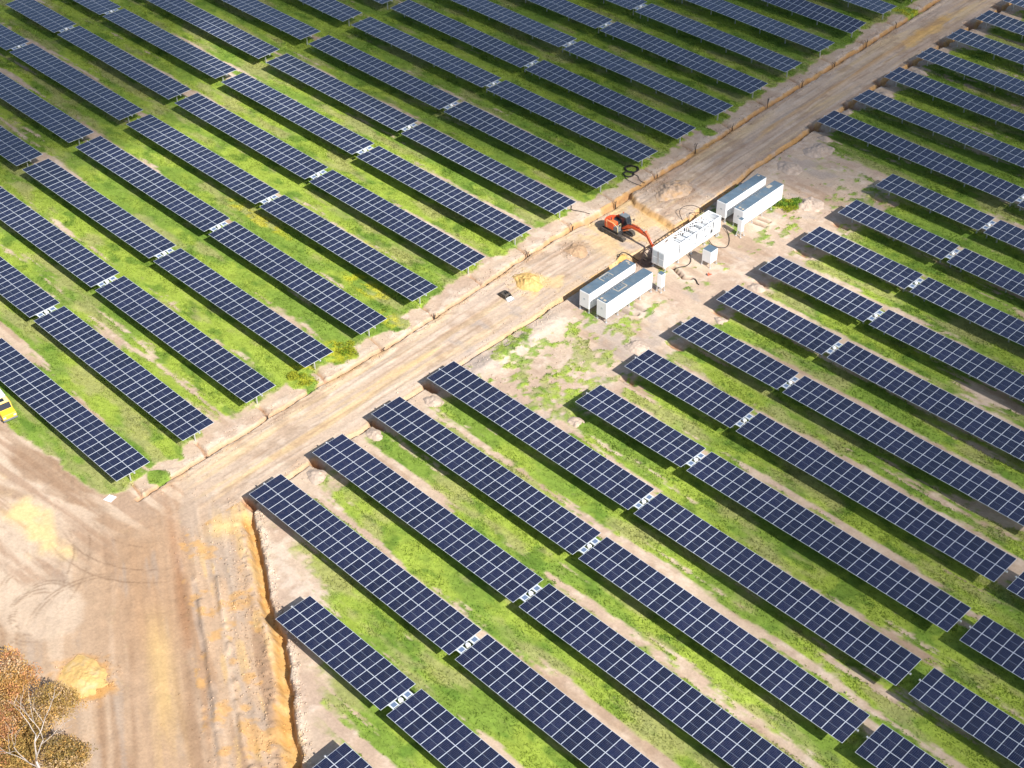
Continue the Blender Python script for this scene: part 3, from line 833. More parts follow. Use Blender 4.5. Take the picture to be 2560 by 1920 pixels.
def drive_frame_mesh(g):
    b = MB()
    for y in (-1.17, -0.52, 0.42, 1.12):
        b.box((0, y, -0.02), (g + 0.10, 0.085, 0.06))
    for x in (-g/2 - 0.02, g/2 + 0.02):
        b.box((x, 0, -0.06), (0.06, 2.5, 0.05))
    return b.mesh('drive_frame', M['alu'])
_m, nt, b_ = node_mat('tmp'); bpy.data.materials.remove(_m)
def cells_far():
    m = M['cells'].copy()
    m.name = 'solar_cells_far'
    return m
M['cells_far'] = M['cells']
def visible(xa, xb, y):
    for t in np.linspace(0, 1, 13):
        for dy in (-2, 2):
            px, py = project(xa + (xb - xa)*t, y + dy, AX)
            if -25 < px < 2585 and -25 < py < 1945:
                return True
    return False
ORD = ['', 'first', 'second', 'third', 'fourth', 'fifth', 'sixth', 'seventh', 'eighth', 'ninth', 'tenth', 'eleventh', 'twelfth', 'thirteenth', 'fourteenth',
       'fifteenth', 'sixteenth', 'seventeenth', 'eighteenth', 'nineteenth', 'twentieth', 'twenty-first', 'twenty-second', 'twenty-third']
COLS = {}
ntr = 0
def tracker(y, wings, label, group, tilt):
    """wings: list of (x start, x end, number of module columns)"""
    global ntr
    ntr += 1
    x0, x1 = wings[0][0], wings[-1][1]
    xc = (x0 + x1)/2
    t = thing('solar_tracker', label, 'solar panel row', (xc, y, 0), 0, group)
    ca, sa = math.cos(tilt), math.sin(tilt)
    spots = []
    for (a, b, n) in wings:
        pit = (b - a)/n
        for i in range(n):
            for s in (-1, 1):
                spots.append((a + pit*(i + 0.5) - xc, s*(ML/2 + 0.014), pit/PITCHM))
    spots.sort(key=lambda s: (s[0] + xc)**2 + (s[1] + y)**2)
    for i, (px, py, sx) in enumerate(spots):
        if i >= 100: break
        o = obj('solar_module', MODULE, t, (px, py*ca, AX + py*sa + 0.012*math.sin(px*0.35 + y)), (tilt + random.gauss(0, 0.0016), random.gauss(0, 0.0012), 0))
        o.scale = (sx, 1, 1)
    if len(spots) > 100:
        me = modules_mesh([(s[0], s[1]) for s in spots[100:]])
        o = obj('solar_modules', me, t, (0, 0, AX), (tilt, 0, 0))
        o['kind'] = 'stuff'
    obj('torque_tube', tube_mesh(x0 - xc - 0.14, x1 - xc + 0.14), t, (0, 0, AX))
    for (a, b, n) in wings:
        np_ = max(2, int(round((b - a)/5.0)))
        for i in range(np_):
            px = a + (b - a)*(i + 0.45)/np_
            if i == 0: px = a + 1.1
            if i == np_ - 1: px = b - 1.1
            obj('post', POST, t, (px - xc, 0, 0))
    for xe in (x0 - 0.16, x1 + 0.16):
        obj('bearing_cap', ENDCAP, t, (xe - xc, 0, AX - 0.06))
    if len(wings) == 2:
        ga, gb = wings[0][1], wings[1][0]
        gcx, gw = (ga + gb)/2 - xc, gb - ga
        key = round(gw, 1)
        if key not in COLS:
            COLS[key] = drive_frame_mesh(gw)
        obj('drive_frame', COLS[key], t, (gcx, 0, AX + 0.01), (tilt, 0, 0))
        obj('power_panel', PPANEL, t, (gcx, -0.845, AX + 0.03 - 0.845*sa), (tilt, 0, 0))
        obj('power_panel', PPANEL, t, (gcx, 0.77, AX + 0.03 + 0.77*sa), (tilt, 0, 0))
        obj('drive_motor', MOTOR, t, (gcx, -0.12, AX + 0.05))
        obj('post', POST, t, (gcx, 0, 0))
    return t
def tl(k, base=0.045):
    return base + 0.012*math.sin(k*2.7) + (0.05 if False else 0)
plan = []
for k in range(0, 23):
    y = RV[k]
    e, s2, xe = R_gap(k), R_gap(k) + 0.74, R_end(k)
    if k == 0:
        w = [(-65.04, -35.0, 28)]; lb = 'short solar row at the bottom edge of the photo, nearest the big orange trench'
    elif k == 1:
        w = [(R_half(1), e, 14), (s2, xe, 28)]; lb = 'solar row beside the orange trench with a half-length left wing, lowest but one'
    elif 6 <= k <= 13:
        w = [(R_half(k), e, 14), (s2, xe, 28)]; lb = 'solar row with short left wing facing the container yard, %s such row from the bottom' % ORD[k - 5]
    elif k < 6:
        w = [(R_full(k), e, 28), (s2, xe, 28)]; lb = 'long solar row starting right of the dirt road, %s full row from the bottom' % ORD[k - 1]
    else:
        w = [(R_full(k), e, 28), (s2, xe, 28)]; lb = 'upper right solar row starting at the roadside, %s one above the container yard' % ORD[k - 13]
    plan.append((k, y, w, lb, 'solar rows right of the dirt road'))
    a = xe + 1.28
    plan.append((k, y, [(a, a + 30.05, 28)], 'solar row beyond the end gap at the right edge, {n} from the bottom', 'solar rows beyond the end gap on the right'))
for k in range(1, 23):
    y = RV[k]
    xe, e = L_end(k), L_gap(k)
    plan.append((k, y, [(L_start(k), e, 28), (e + 0.95, xe, 28)], 'long solar row ending left of the dirt road, %s row from the bottom' % ORD[k], 'solar rows left of the dirt road'))
    fe = F_end(k)
    e3 = fe - 30.8
    plan.append((k, y, [(e3 - 16.0, e3 - 0.9, 14), (e3, fe, 28)], 'solar row in the far upper left block, {n} of that block from the bottom', 'solar rows in the upper left block'))
seen = {}
for (k, y, w, lb, gp) in plan:
    if any(visible(a, b, y) for a, b, n in w):
        if '{n}' in lb:
            key = lb + gp
            seen[key] = seen.get(key, 0) + 1
            lb = lb.replace('{n}', ORD[seen[key]])
        tracker(y, w, lb, gp, 0.018 + 0.018*math.sin(k*2.7 + len(gp)) + (0.075 if (k == 17 and 'left of' in gp) else 0))
print('trackers', ntr)

# ------------------------------------------------------------------ white containers on legs
YAW = 0.042                                 # the compound is turned 2.4 degrees from the rows
def leg_mesh(h, w=0.12, foot=0.26):
    return MB().box((0, 0, h/2), (w, w, h)).box((0, 0, 0.03), (foot, foot, 0.06)).mesh('leg', M['steel'])
def container(label, x, y, length, width, z0, z1, marks, seams=8):
    t = thing('battery_container', label, 'container', (x, y, 0), YAW, 'white containers on legs')
    h = z1 - z0
    body = MB().box((0, length/2, (z0 + z1)/2), (width, length, h)).mesh('body', M['white'], bevel=0.05)
    bo = obj('body', body, t)
    rib = MB()
    for i in range(1, 9):                    # shallow panel joints along both long walls
        for s in (-1, 1):
            rib.box((s*(width/2 + 0.004), length*i/9, (z0 + z1)/2), (0.010, 0.035, h - 0.22))
    obj('wall_rib', rib.mesh('wall_rib', M['white']), bo)
    rf = MB().box((0, length/2, z1 + 0.028), (width - 0.09, length - 0.09, 0.06), 0)
    ro = obj('roof', rf.mesh('roof', M['roof'], bevel=0.012), t)
    sm_ = MB()
    for i in range(1, seams):
        sm_.box((0, length*i/seams, z1 + 0.066), (width - 0.16, 0.03, 0.02))
    obj('roof_seam', sm_.mesh('roof_seam', M['grey']), ro)
    tp = MB()
    if 'frame' in marks:                     # tan tape round the roof hatch
        f0 = marks['frame']*length
        a, b_, c, d = -width*0.36, width*0.22, f0 - 0.85, f0 + 0.85
        if marks.get('flip'): a, b_ = -width*0.40, width*0.12
        for (cx, cy, dx, dy) in (((a + b_)/2, c, b_ - a, 0.11), ((a + b_)/2, d, b_ - a, 0.11), (b_ if marks.get('flip') else a, f0, 0.11, 1.6)):
            tp.box((cx, cy, z1 + 0.068), (dx, dy, 0.022))
    if 'patch' in marks:
        for (fy, fx, w_, l_) in marks['patch']:
            tp.box((fx*width, fy*length, z1 + 0.068), (w_, l_, 0.020))
    if tp.v:
        obj('roof_tape', tp.mesh('roof_tape', M['tan']), ro)
    vt = MB()
    for (fy, fx) in marks.get('vents', ()):
        vt.box((fx*width, fy*length, z1 + 0.09), (0.22, 0.26, 0.07))
    if vt.v:
        obj('roof_vent', vt.mesh('roof_vent', M['grey']), ro)
    lg = MB()                                # the small printed mark on the near end: a grey peak over a bar
    zc = z0 + h*0.56
    lg.prism([(-0.16, zc - 0.05), (0.0, zc + 0.13), (0.05, zc + 0.06), (0.10, zc + 0.08), (0.17, zc - 0.05), (0.09, zc - 0.05), (0.02, zc + 0.03), (-0.06, zc - 0.05)], 'y', -0.014, -0.004)
    lg.box((0.0, -0.009, zc - 0.10), (0.30, 0.010, 0.025))
    obj('logo_mark', lg.mesh('logo_mark', M['logo']), bo)
    rail = MB()
    for s in (-1, 1):
        rail.box((s*(width/2 - 0.09), length/2, z0 - 0.05), (0.10, length - 0.2, 0.12))
    obj('base_rail', rail.mesh('base_rail', M['grey']), t)
    LM = leg_mesh(z0 - 0.02)
    for s in (-1, 1):
        for i in range(5):
            ly = 0.12 + (length - 0.24)*i/4
            lx = s*(width/2 - 0.08)
            obj('leg', LM, t, (lx, ly, 0.0))
    return t
container('white container with tan square frame and slatted end on its blue-grey roof, nearest the road', -94.75, 105.2, 8.75, 1.53, 0.62, 2.85,
          dict(frame=0.47, vents=((0.42, -0.06), (0.47, -0.06), (0.52, -0.06)), patch=((0.955, -0.12, 0.55, 0.22), (0.925, 0.15, 0.4, 0.14))))
container('front white container standing clear on legs in grass, tan corner mark on its roof', -92.0, 105.25, 8.75, 1.53, 0.62, 2.85,
          dict(frame=0.42, flip=1, vents=((0.36, -0.24), (0.41, -0.24), (0.46, -0.24)), patch=((0.05, -0.25, 0.3, 0.35), (0.04, 0.12, 0.35, 0.3))))
container('rear white container beside the road trench, plain blue-grey roof with three dark vents', -95.75, 132.4, 9.0, 1.5, 0.62, 2.85,
          dict(vents=((0.46, 0.26), (0.50, 0.26), (0.545, 0.26), (0.95, 0.25)), patch=((0.955, -0.2, 0.35, 0.3),)))
container('rear white container beside a leafy bush, single tan patch on its blue-grey roof', -93.05, 132.55, 9.0, 1.5, 0.62, 2.85,
          dict(vents=((0.47, -0.25), (0.52, -0.25), (0.57, -0.25)), patch=((0.80, -0.22, 0.5, 0.85), (0.05, -0.1, 0.3, 0.3), (0.04, 0.25, 0.3, 0.3))))

def cabinet(label, x, y, wx, wy, z0, z1, splay=0.05):
    t = thing('power_cabinet', label, 'cabinet', (x, y, 0), YAW, 'small white cabinets on legs')
    bo = obj('body', MB().box((0, 0, (z0 + z1)/2), (wx, wy, z1 - z0)).mesh('body', M['white'], bevel=0.025), t)
    obj('door', MB().box((wx/2 + 0.008, 0, (z0 + z1)/2), (0.016, wy*0.84, (z1 - z0)*0.88)).mesh('door', M['white']), t)
    obj('roof', MB().box((0, 0, z1 + 0.024), (wx - 0.05, wy - 0.05, 0.05)).mesh('roof', M['roof'], bevel=0.01), t)
    for sx in (-1, 1):
        for sy in (-1, 1):
            lb = MB().bar((0, 0, z0 + 0.02), (sx*splay, sy*splay, 0.0), 0.10, 0.10).box((sx*splay, sy*splay, 0.03), (0.2, 0.2, 0.06))
            obj('leg', lb.mesh('leg', M['steel']), t, (sx*(wx/2 - 0.06), sy*(wy/2 - 0.06), 0))
    return t
cabinet('narrow white cabinet on legs beside the front container and the skid end', -90.98, 114.9, 0.70, 0.66, 0.72, 2.65)
cabinet('narrow white cabinet on legs in front of the rear containers', -91.70, 131.45, 0.62, 0.60, 0.78, 2.55, 0.12)
cabinet('squat wide white cabinet with grey-blue lid in front of the open skid', -90.42, 123.60, 1.32, 1.38, 0.66, 2.35)

# ------------------------------------------------------------------ the open white skid
def skid():
    W_, L_, z0, z1 = 2.05, 11.55, 0.62, 2.90
    t = thing('transformer_skid', 'long open-topped white steel skid with braced sides beside the excavator arm', 'skid', (-94.2, 118.15, 0), YAW)
    hw = W_/2
    f = MB()
    for s in (-1, 1):
        f.box((s*(hw - 0.07), L_/2, z0 + 0.09), (0.14, L_, 0.18))
        f.box((s*(hw - 0.06), L_/2, z1 - 0.07), (0.12, L_, 0.14))
        for y in (0.07, L_ - 0.07):
            f.box((s*(hw - 0.08), y, (z0 + z1)/2), (0.16, 0.14, z1 - z0 - 0.34))
    for y in (0.06, L_ - 0.06):
        f.box((0, y, z1 - 0.075), (W_ - 0.26, 0.12, 0.13))
        f.box((0, y, z0 + 0.088), (W_ - 0.30, 0.12, 0.16))
    fo = obj('frame', f.mesh('frame', M['white']), t)
    br = MB()
    ys = [1.42, 3.15, 4.25, 5.45, 6.7, 7.9, 9.1, 10.15]
    for s in (-1, 1):
        xs = s*(hw - 0.06)
        for y in ys:
            br.box((xs, y, (z0 + z1)/2), (0.08, 0.10, z1 - z0 - 0.33))
        for i, (a, b_) in enumerate(((1.5, 2.3), (2.3, 3.1), (5.5, 6.1), (6.1, 6.65), (6.75, 7.3), (7.3, 7.85), (7.95, 8.5), (8.5, 9.05), (9.15, 9.65), (9.65, 10.1))):
            p0, p1 = (xs, a, z0 + 0.2), (xs, b_, z1 - 0.16)
            if i % 2: p0, p1 = (xs, b_, z0 + 0.2), (xs, a, z1 - 0.16)
            br.bar(p0, p1, 0.07, 0.09)
    for i, y in enumerate((1.5, 3.3, 4.35, 5.5, 6.75, 7.95, 9.15, 10.2)):
        br.box((0, y, z1 - 0.07), (W_ - 0.26, 0.09, 0.09))
    for a, b_ in ((3.3, 4.3), (4.4, 5.45), (6.8, 7.9), (8.0, 9.1), (10.25, 11.4)):
        br.bar((-hw + 0.13, a, z1 - 0.10), (-hw*0.3, b_, z1 - 0.10), 0.06, 0.06)
    obj('brace', br.mesh('brace', M['white']), fo)
    pn = MB()
    for s in (-1, 1):
        xs = s*(hw - 0.03)
        pn.box((xs, 3.70, (z0 + z1)/2), (0.05, 1.0, z1 - z0 - 0.36))
        pn.box((xs, 10.85, (z0 + z1)/2), (0.05, 1.26, z1 - z0 - 0.36))
        pn.box((xs, 5.9, z0 + 0.36), (0.045, 8.6, 0.34))
    pn.box((0, L_ - 0.05, (z0 + z1)/2), (W_ - 0.34, 0.05, z1 - z0 - 0.34))
    obj('side_panel', pn.mesh('side_panel', M['white']), t)
    gl = MB()
    for i in range(7):
        gl.box((hw - 0.045, 4.36 + i*0.15, (z0 + z1)/2 + 0.05), (0.05, 0.05, 1.35))
    obj('grille', gl.mesh('grille', M['white2']), t)
    en = MB().box((0, 0.72, (z0 + z1)/2), (W_ - 0.10, 1.28, z1 - z0 - 0.06))
    obj('end_enclosure', en.mesh('end_enclosure', M['white'], bevel=0.03), t)
    for s in (-1, 1):
        d = MB().box((s*0.47, -0.02, (z0 + z1)/2), (0.86, 0.05, z1 - z0 - 0.28), 0)
        do = obj('door', d.mesh('door', M['white']), t)
        pa = MB()
        for zz, hh in ((z1 - 0.68, 0.80), (z0 + 0.66, 0.80)):
            pa.box((s*0.47, -0.05, zz), (0.70, 0.02, hh))
        obj('door_panel', pa.mesh('door_panel', M['pane']), do)
        obj('door_bar', MB().box((s*0.08, -0.06, (z0 + z1)/2), (0.04, 0.04, z1 - z0 - 0.34)).mesh('door_bar', M['steel']), do)
    fl = MB().box((0, L_/2 + 0.6, z0 + 0.15), (W_ - 0.3, L_ - 1.5, 0.06))
    obj('floor_plate', fl.mesh('floor_plate', M['white']), t)
    iv = MB().prism([(1.62, z0 + 0.2), (1.62, z1 - 0.75), (2.05, z1 - 0.42), (3.28, z1 - 0.24), (3.28, z0 + 0.2)], 'x', -0.80, 0.78)
    iv.box((0, 2.9, z1 - 0.205), (1.5, 0.05, 0.05))
    iv.box((0, 2.45, z1 - 0.31), (1.5, 0.05, 0.05))
    obj('inverter_housing', iv.mesh('inverter_housing', M['white'], bevel=0.02), t)
    tr = MB().box((0, 6.2, z0 + 0.85), (1.30, 1.15, 1.30)).box((-0.1, 6.2, z0 + 1.58), (0.9, 0.8, 0.16))
    to = obj('transformer', tr.mesh('transformer', M['white2'], bevel=0.03), t)
    fn = MB()
    for i in range(11):
        fn.box((-0.75 + i*0.15, 4.86, z0 + 0.95), (0.05, 0.95, 1.2))
    fn.box((0, 4.86, z0 + 0.3), (1.6, 1.0, 0.1))
    obj('cooling_fin', fn.mesh('cooling_fin', M['white2']), to)
    bs = MB()
    for i in range(3):
        bs.tube([(-0.4 + i*0.4, 6.45, z0 + 1.6), (-0.4 + i*0.4, 6.45, z0 + 1.92)], 0.06, 8)
    obj('bushing', bs.mesh('bushing', M['grey']), to)
    sw = MB().box((0.0, 7.7, z0 + 0.85), (1.5, 0.95, 1.35)).box((0, 7.7, z0 + 1.56), (1.3, 0.7, 0.08))
    obj('switch_box', sw.mesh('switch_box', M['white'], bevel=0.02), t)
    gr_ = MB()
    for i in range(9):
        gr_.box((-0.8 + i*0.2, 8.95, z0 + 1.1), (0.06, 0.7, 1.1))
        if i < 4: gr_.box((0, 8.7 + i*0.17, z0 + 1.68), (1.7, 0.05, 0.05))
    obj('radiator', gr_.mesh('radiator', M['white2']), t)
    tk = MB().tube([(-0.72, 10.55, z0 + 1.15), (-0.66, 10.55, z0 + 1.15), (0.66, 10.55, z0 + 1.15), (0.72, 10.55, z0 + 1.15)], [0.55, 0.62, 0.62, 0.55], 22)
    tk.box((-0.4, 10.55, z0 + 0.4), (0.12, 0.9, 0.5)).box((0.4, 10.55, z0 + 0.4), (0.12, 0.9, 0.5))
    obj('oil_tank', tk.mesh('oil_tank', M['white'], smooth=False), t)
    LM = leg_mesh(z0, 0.14, 0.3)
    for s in (-1, 1):
        for y in (0.25, 2.9, 5.6, 8.4, 11.0, 11.35):
            obj('leg', LM, t, (s*(hw - 0.1), y, 0))
    # conduit box hanging below
    obj('cable_box', MB().box((0.2, 5.4, z0 - 0.25), (0.9, 0.9, 0.44)).mesh('cable_box', M['white2']), t)
skid()

# ------------------------------------------------------------------ excavator
def excavator():
    ox, oy = -103.65, 121.1
    oz = min(gz(ox + dx, oy + dy) for dx in (-1.6, 0, 1.6) for dy in (-0.95, 0.95)) + 0.03
    t = thing('excavator', 'orange-red excavator with dark cab reaching its arm into the pit beside the skid', 'excavator', (ox, oy, oz))
    for s in (-1, 1):
        y0 = s*0.95
        out = []
        for i in range(9):
            a = math.pi/2 + math.pi*i/8
            out.append((-1.68 + 0.37*math.cos(a), 0.39 + 0.37*math.sin(a)))
        for i in range(9):
            a = -math.pi/2 + math.pi*i/8
            out.append((1.68 + 0.37*math.cos(a), 0.39 + 0.37*math.sin(a)))
        tr = MB().prism(out, 'y', y0 - 0.24, y0 + 0.24)
        to = obj('track', tr.mesh('track', M['rubber']), t)
        sh = MB()
        n = 15
        for i in range(n):
            x = -1.68 + 3.36*i/(n - 1)
            sh.box((x, y0, 0.775), (0.13, 0.50, 0.045))
            sh.box((x, y0, 0.01), (0.13, 0.50, 0.03))
        for sx in (-1, 1):
            for i in range(1, 6):
                a = math.pi/2 - math.pi*i/6
                c = Vector((sx*(1.68 + 0.38*math.cos(a)), y0, 0.39 + 0.38*math.sin(a)))
                sh.box(c, (0.05, 0.50, 0.13), 0, Matrix.Rotation(-sx*a, 3, 'Y'))
        obj('track_shoe', sh.mesh('track_shoe', M['rubber']), to)
        wh = MB()
        for x, r in ((-1.62, 0.29), (-0.9, 0.16), (-0.3, 0.16), (0.3, 0.16), (0.9, 0.16), (1.62, 0.29)):
            wh.tube([(x, y0 + s*0.235, 0.39 if r > 0.2 else 0.2), (x, y0 + s*0.30, 0.39 if r > 0.2 else 0.2)], r, 12)
        obj('track_wheel', wh.mesh('track_wheel', M['dark']), to)
    uc = MB().box((0, 0, 0.58), (1.9, 1.5, 0.32)).tube([(0, 0, 0.7), (0, 0, 0.98)], 0.62, 18)
    # blade at the front of the undercarriage
    uc.bar((0.9, -0.55, 0.5), (2.02, -0.55, 0.35), 0.12, 0.14).bar((0.9, 0.55, 0.5), (2.02, 0.55, 0.35), 0.12, 0.14)
    obj('undercarriage', uc.mesh('undercarriage', M['dark']), t)
    pl = MB().prism([(-1.15, -1.05), (1.15, -1.12), (1.2, 1.12), (-1.15, 1.05), (-1.6, 0.6), (-1.7, 0), (-1.6, -0.6)], 'z', 0.98, 1.16)
    obj('slew_platform', pl.mesh('slew_platform', M['dark'], bevel=0.02), t)
    cw = MB().prism([(-1.15, -1.12), (-0.95, -1.12), (-0.95, 1.12), (-1.15, 1.12), (-1.62, 0.78), (-1.82, 0.28), (-1.82, -0.28), (-1.62, -0.78)], 'z', 1.10, 1.92)
    obj('counterweight', cw.mesh('counterweight', M['orange'], bevel=0.06), t)
    en = MB().prism([(-0.94, 1.165), (-0.94, 1.98), (-0.75, 2.05), (0.08, 2.03), (0.2, 1.9), (0.2, 1.165)], 'y', -1.12, -0.12)
    eo = obj('engine_cover', en.mesh('engine_cover', M['orange'], bevel=0.05), t)
    obj('exhaust', MB().tube([(-0.7, -0.45, 2.02), (-0.7, -0.45, 2.38), (-0.78, -0.45, 2.46)], 0.06, 8).mesh('exhaust', M['dark']), eo)
    obj('cover_hatch', MB().box((-0.38, -0.62, 2.06), (0.75, 0.8, 0.05)).mesh('cover_hatch', M['orange2'], bevel=0.015), eo)
    fr = MB().box((-0.4, 0.5, 1.52), (1.05, 1.1, 0.7))
    obj('rear_cover', fr.mesh('rear_cover', M['dark'], bevel=0.05), t)
    tk = MB().box((0.62, -0.78, 1.45), (0.78, 0.64, 0.56))
    obj('fuel_tank', tk.mesh('fuel_tank', M['grey'], bevel=0.04), t)
    # cab: sloped front, dark glass, grey roof
    cb = MB().prism([(0.02, 1.165), (0.02, 2.78), (1.12, 2.78), (1.42, 2.0), (1.42, 1.165)], 'y', 0.26, 1.12)
    co = obj('cab', cb.mesh('cab', M['dark'], bevel=0.05), t)
    obj('cab_roof', MB().box((0.55, 0.69, 2.82), (1.12, 0.88, 0.07)).mesh('cab_roof', M['grey'], bevel=0.02), co)
    wn_ = MB()
    wn_.prism([(0.16, 1.75), (0.16, 2.66), (1.04, 2.66), (1.28, 2.02), (1.28, 1.75)], 'y', 0.245, 0.252)
    wn_.prism([(0.16, 1.75), (0.16, 2.66), (1.04, 2.66), (1.28, 2.02), (1.28, 1.75)], 'y', 1.128, 1.135)
    R3 = Matrix.Rotation(math.atan2(0.30, 0.78), 3, 'Y')
    wn_.box((1.295, 0.69, 2.39), (0.015, 0.74, 0.66), 0, Matrix.Rotation(-math.atan2(0.30, 0.78), 3, 'Y'))
    wn_.box((1.432, 0.69, 1.62), (0.012, 0.72, 0.5))
    obj('cab_window', wn_.mesh('cab_window', M['glass']), co)
    obj('beacon', MB().tube([(0.15, 0.9, 2.85), (0.15, 0.9, 3.0)], 0.07, 10).mesh('beacon', M['orange']), co)
    bx = MB().box((-0.55, 0.98, 2.0), (0.7, 0.36, 0.3))
    obj('tool_box', bx.mesh('tool_box', M['orange'], bevel=0.03), t)
    hr = MB().tube([(-0.9, -1.1, 1.2), (-0.9, -1.14, 2.35), (0.2, -1.14, 2.3), (0.95, -1.12, 1.95), (1.05, -1.12, 1.2)], 0.025, 6)
    hr.tube([(0.98, -0.5, 1.7), (0.98, -0.5, 2.25), (0.98, -1.05, 2.2), (0.98, -1.05, 1.7)], 0.025, 6)
    obj('handrail', hr.mesh('handrail', M['cream']), t)
    mr_ = MB().tube([(1.2, 1.15, 2.2), (1.5, 1.38, 2.3)], 0.02, 6).box((1.52, 1.42, 2.2), (0.06, 0.18, 0.3))
    obj('mirror', mr_.mesh('mirror', M['dark']), co)
    # boom, arm, bucket: axis at y = -0.05
    def beam(name, pts, widths, w, m):
        top, bot = [], []
        P = [Vector((a, 0, b)) for a, b in pts]
        for i, p_ in enumerate(P):
            d = (P[min(i + 1, len(P) - 1)] - P[max(i - 1, 0)]).normalized()
            nrm = Vector((-d.z, 0, d.x))
            top.append(p_ + nrm*widths[i]/2); bot.append(p_ - nrm*widths[i]/2)
        poly = [(q.x, q.z) for q in top] + [(q.x, q.z) for q in reversed(bot)]
        return obj(name, MB().prism(poly, 'y', -0.05 - w/2, -0.05 + w/2).mesh(name, m, bevel=0.025), t)
    dz = -oz
    bo = beam('boom', [(0.95, 1.35), (1.75, 1.98), (2.45, 2.26), (3.5, 2.28), (4.5, 2.14), (5.05, 2.06)], [0.26, 0.38, 0.40, 0.37, 0.32, 0.28], 0.36, M['orange'])
    ar = beam('arm', [(4.72, 2.62), (5.05, 2.20), (5.5, 1.66), (6.05, 0.98), (6.35, 0.55)], [0.26, 0.42, 0.38, 0.30, 0.24], 0.32, M['orange'])
    def ram(a, b_, y, par):
        a, b_ = Vector((a[0], y, a[1])), Vector((b_[0], y, b_[1]))
        mid_ = a.lerp(b_, 0.58)
        o = obj('hydraulic_ram', MB().tube([a, mid_], 0.075, 10, 0).tube([mid_, b_], 0.04, 8, 1).mesh('hydraulic_ram', [M['orange2'], M['steel']]), par)
        return o
    ram((1.25, 1.2), (2.75, 2.1), -0.33, bo); ram((1.25, 1.2), (2.75, 2.1), 0.23, bo)
    ram((2.5, 2.72), (4.70, 2.66), -0.05, bo); ram((4.95, 2.62), (6.1, 1.35), -0.05, ar)
    hs = MB().tube([(1.0, -0.2, 1.6), (1.6, -0.2, 2.3), (2.6, -0.16, 2.72), (3.8, -0.16, 2.76), (4.6, -0.18, 2.5), (5.2, -0.2, 2.2)], 0.03, 6)
    obj('hose', hs.mesh('hose', M['dark']), bo)
    bk = MB()
    prof = [(6.30, 0.66), (6.62, 0.42), (6.72, 0.08), (6.60, -0.24), (6.30, -0.42), (5.98, -0.36)]
    inner = [(a*0.93 + 6.28*0.07, b*0.93 + 0.1*0.07) for a, b in prof]
    bk.prism(prof + inner[::-1], 'y', -0.42, 0.32)
    for y in (-0.44, 0.30):
        bk.prism(prof + [(6.08, 0.1)], 'y', y, y + 0.04)
    for i in range(5):
        bk.bar((6.0, -0.36 + i*0.155, -0.36), (5.82, -0.36 + i*0.155, -0.34), 0.07, 0.05)
    obj('bucket', bk.mesh('bucket', M['dark']), t)
excavator()

# ------------------------------------------------------------------ heaps of sand
def soil_heap_mat(name, c, c2):
    return mat(name, c, 0.95, 0, 0.22, 1.6, bump=0.09, spec=0.1, dirt=c2, dirt_amt=0.7)
M['h_yellow'] = soil_heap_mat('yellow_sand', (0.57, 0.375, 0.14), (0.62, 0.44, 0.21))
M['h_yellow2'] = soil_heap_mat('ochre_sand', (0.58, 0.385, 0.15), (0.55, 0.42, 0.26))
M['h_brown'] = soil_heap_mat('brown_soil', (0.40, 0.265, 0.165), (0.50, 0.34, 0.2))
M['h_mix'] = soil_heap_mat('tan_soil', (0.48, 0.35, 0.25), (0.52, 0.31, 0.14))
M['h_pale'] = soil_heap_mat('pale_sand', (0.47, 0.375, 0.305), (0.36, 0.27, 0.21))
def heap(label, x, y, rx, ry, h, m, seed, ridged=0.25, ang=0.0, group=None, n=40):
    na = n*2
    vs, fs = [], []
    base = min(gz(x + rx*0.6*a, y + ry*0.6*b) for a in (-1, 0, 1) for b in (-1, 0, 1))
    for j in range(n + 1):
        r = j/n
        for i in range(na):
            a = 2*math.pi*i/na
            lob = 1 + 0.42*(fbm(np.array([math.cos(a)*1.3 + seed]), np.array([math.sin(a)*1.3 - seed]), 3, 301)[0] - 0.5)*2
            ux, uy = r*math.cos(a)*lob, r*math.sin(a)*lob
            X_, Y_ = ux*rx, uy*ry
            prof = max(0.0, 1 - r)**0.85*(1 - 0.25*max(0, 1 - r*3))
            nz_ = float(fbm(np.array([X_/0.55 + seed*7]), np.array([Y_/0.55]), 4, 303)[0] - 0.5)
            rd = float(fbm(np.array([(X_*0.6 + Y_)/0.5 + seed]), np.array([(X_ - 0.6*Y_)/2.2]), 3, 305)[0] - 0.5)
            z = h*prof + (nz_*0.55 + rd*ridged)*min(1, (1 - r)*3)*min(h, 0.8)
            if j == n: z = -0.25
            c, s = math.cos(ang), math.sin(ang)
            vs.append((X_*c - Y_*s, X_*s + Y_*c, z))
    for j in range(n):
        for i in range(na):
            i2 = (i + 1) % na
            fs.append((j*na + i, j*na + i2, (j + 1)*na + i2, (j + 1)*na + i))
    b = MB().add(vs, fs)
    b.f.append(tuple(n*na + i for i in range(na))[::-1]); b.m.append(0)
    o = obj('sand_heap', b.mesh('sand_heap', m, smooth=True), None, (x, y, base))
    return tag(o, label, 'sand heap', group or 'heaps of dug sand')
heap('bright yellow sand heap with furrows dumped on the dirt road', -103.75, 104.75, 2.15, 1.85, 0.85, M['h_yellow'], 1.0, 0.5)
heap('low brown soil heap on the road in front of the excavator', -104.4, 114.1, 1.6, 1.45, 0.5, M['h_brown'], 2.0, 0.5)
heap('broad tan soil heap on the road beyond the excavated step', -105.0, 133.6, 2.3, 2.9, 0.75, M['h_mix'], 3.0, 0.7)
heap('orange sand heap beside the tree at the lower left', -88.6, 32.2, 2.7, 2.0, 0.42, M['h_yellow2'], 4.0, 0.2)
heap('small brown rubble ridge along the road behind the tan heap', -108.0, 133.6, 0.8, 2.6, 0.45, M['h_brown'], 5.0, 0.3)
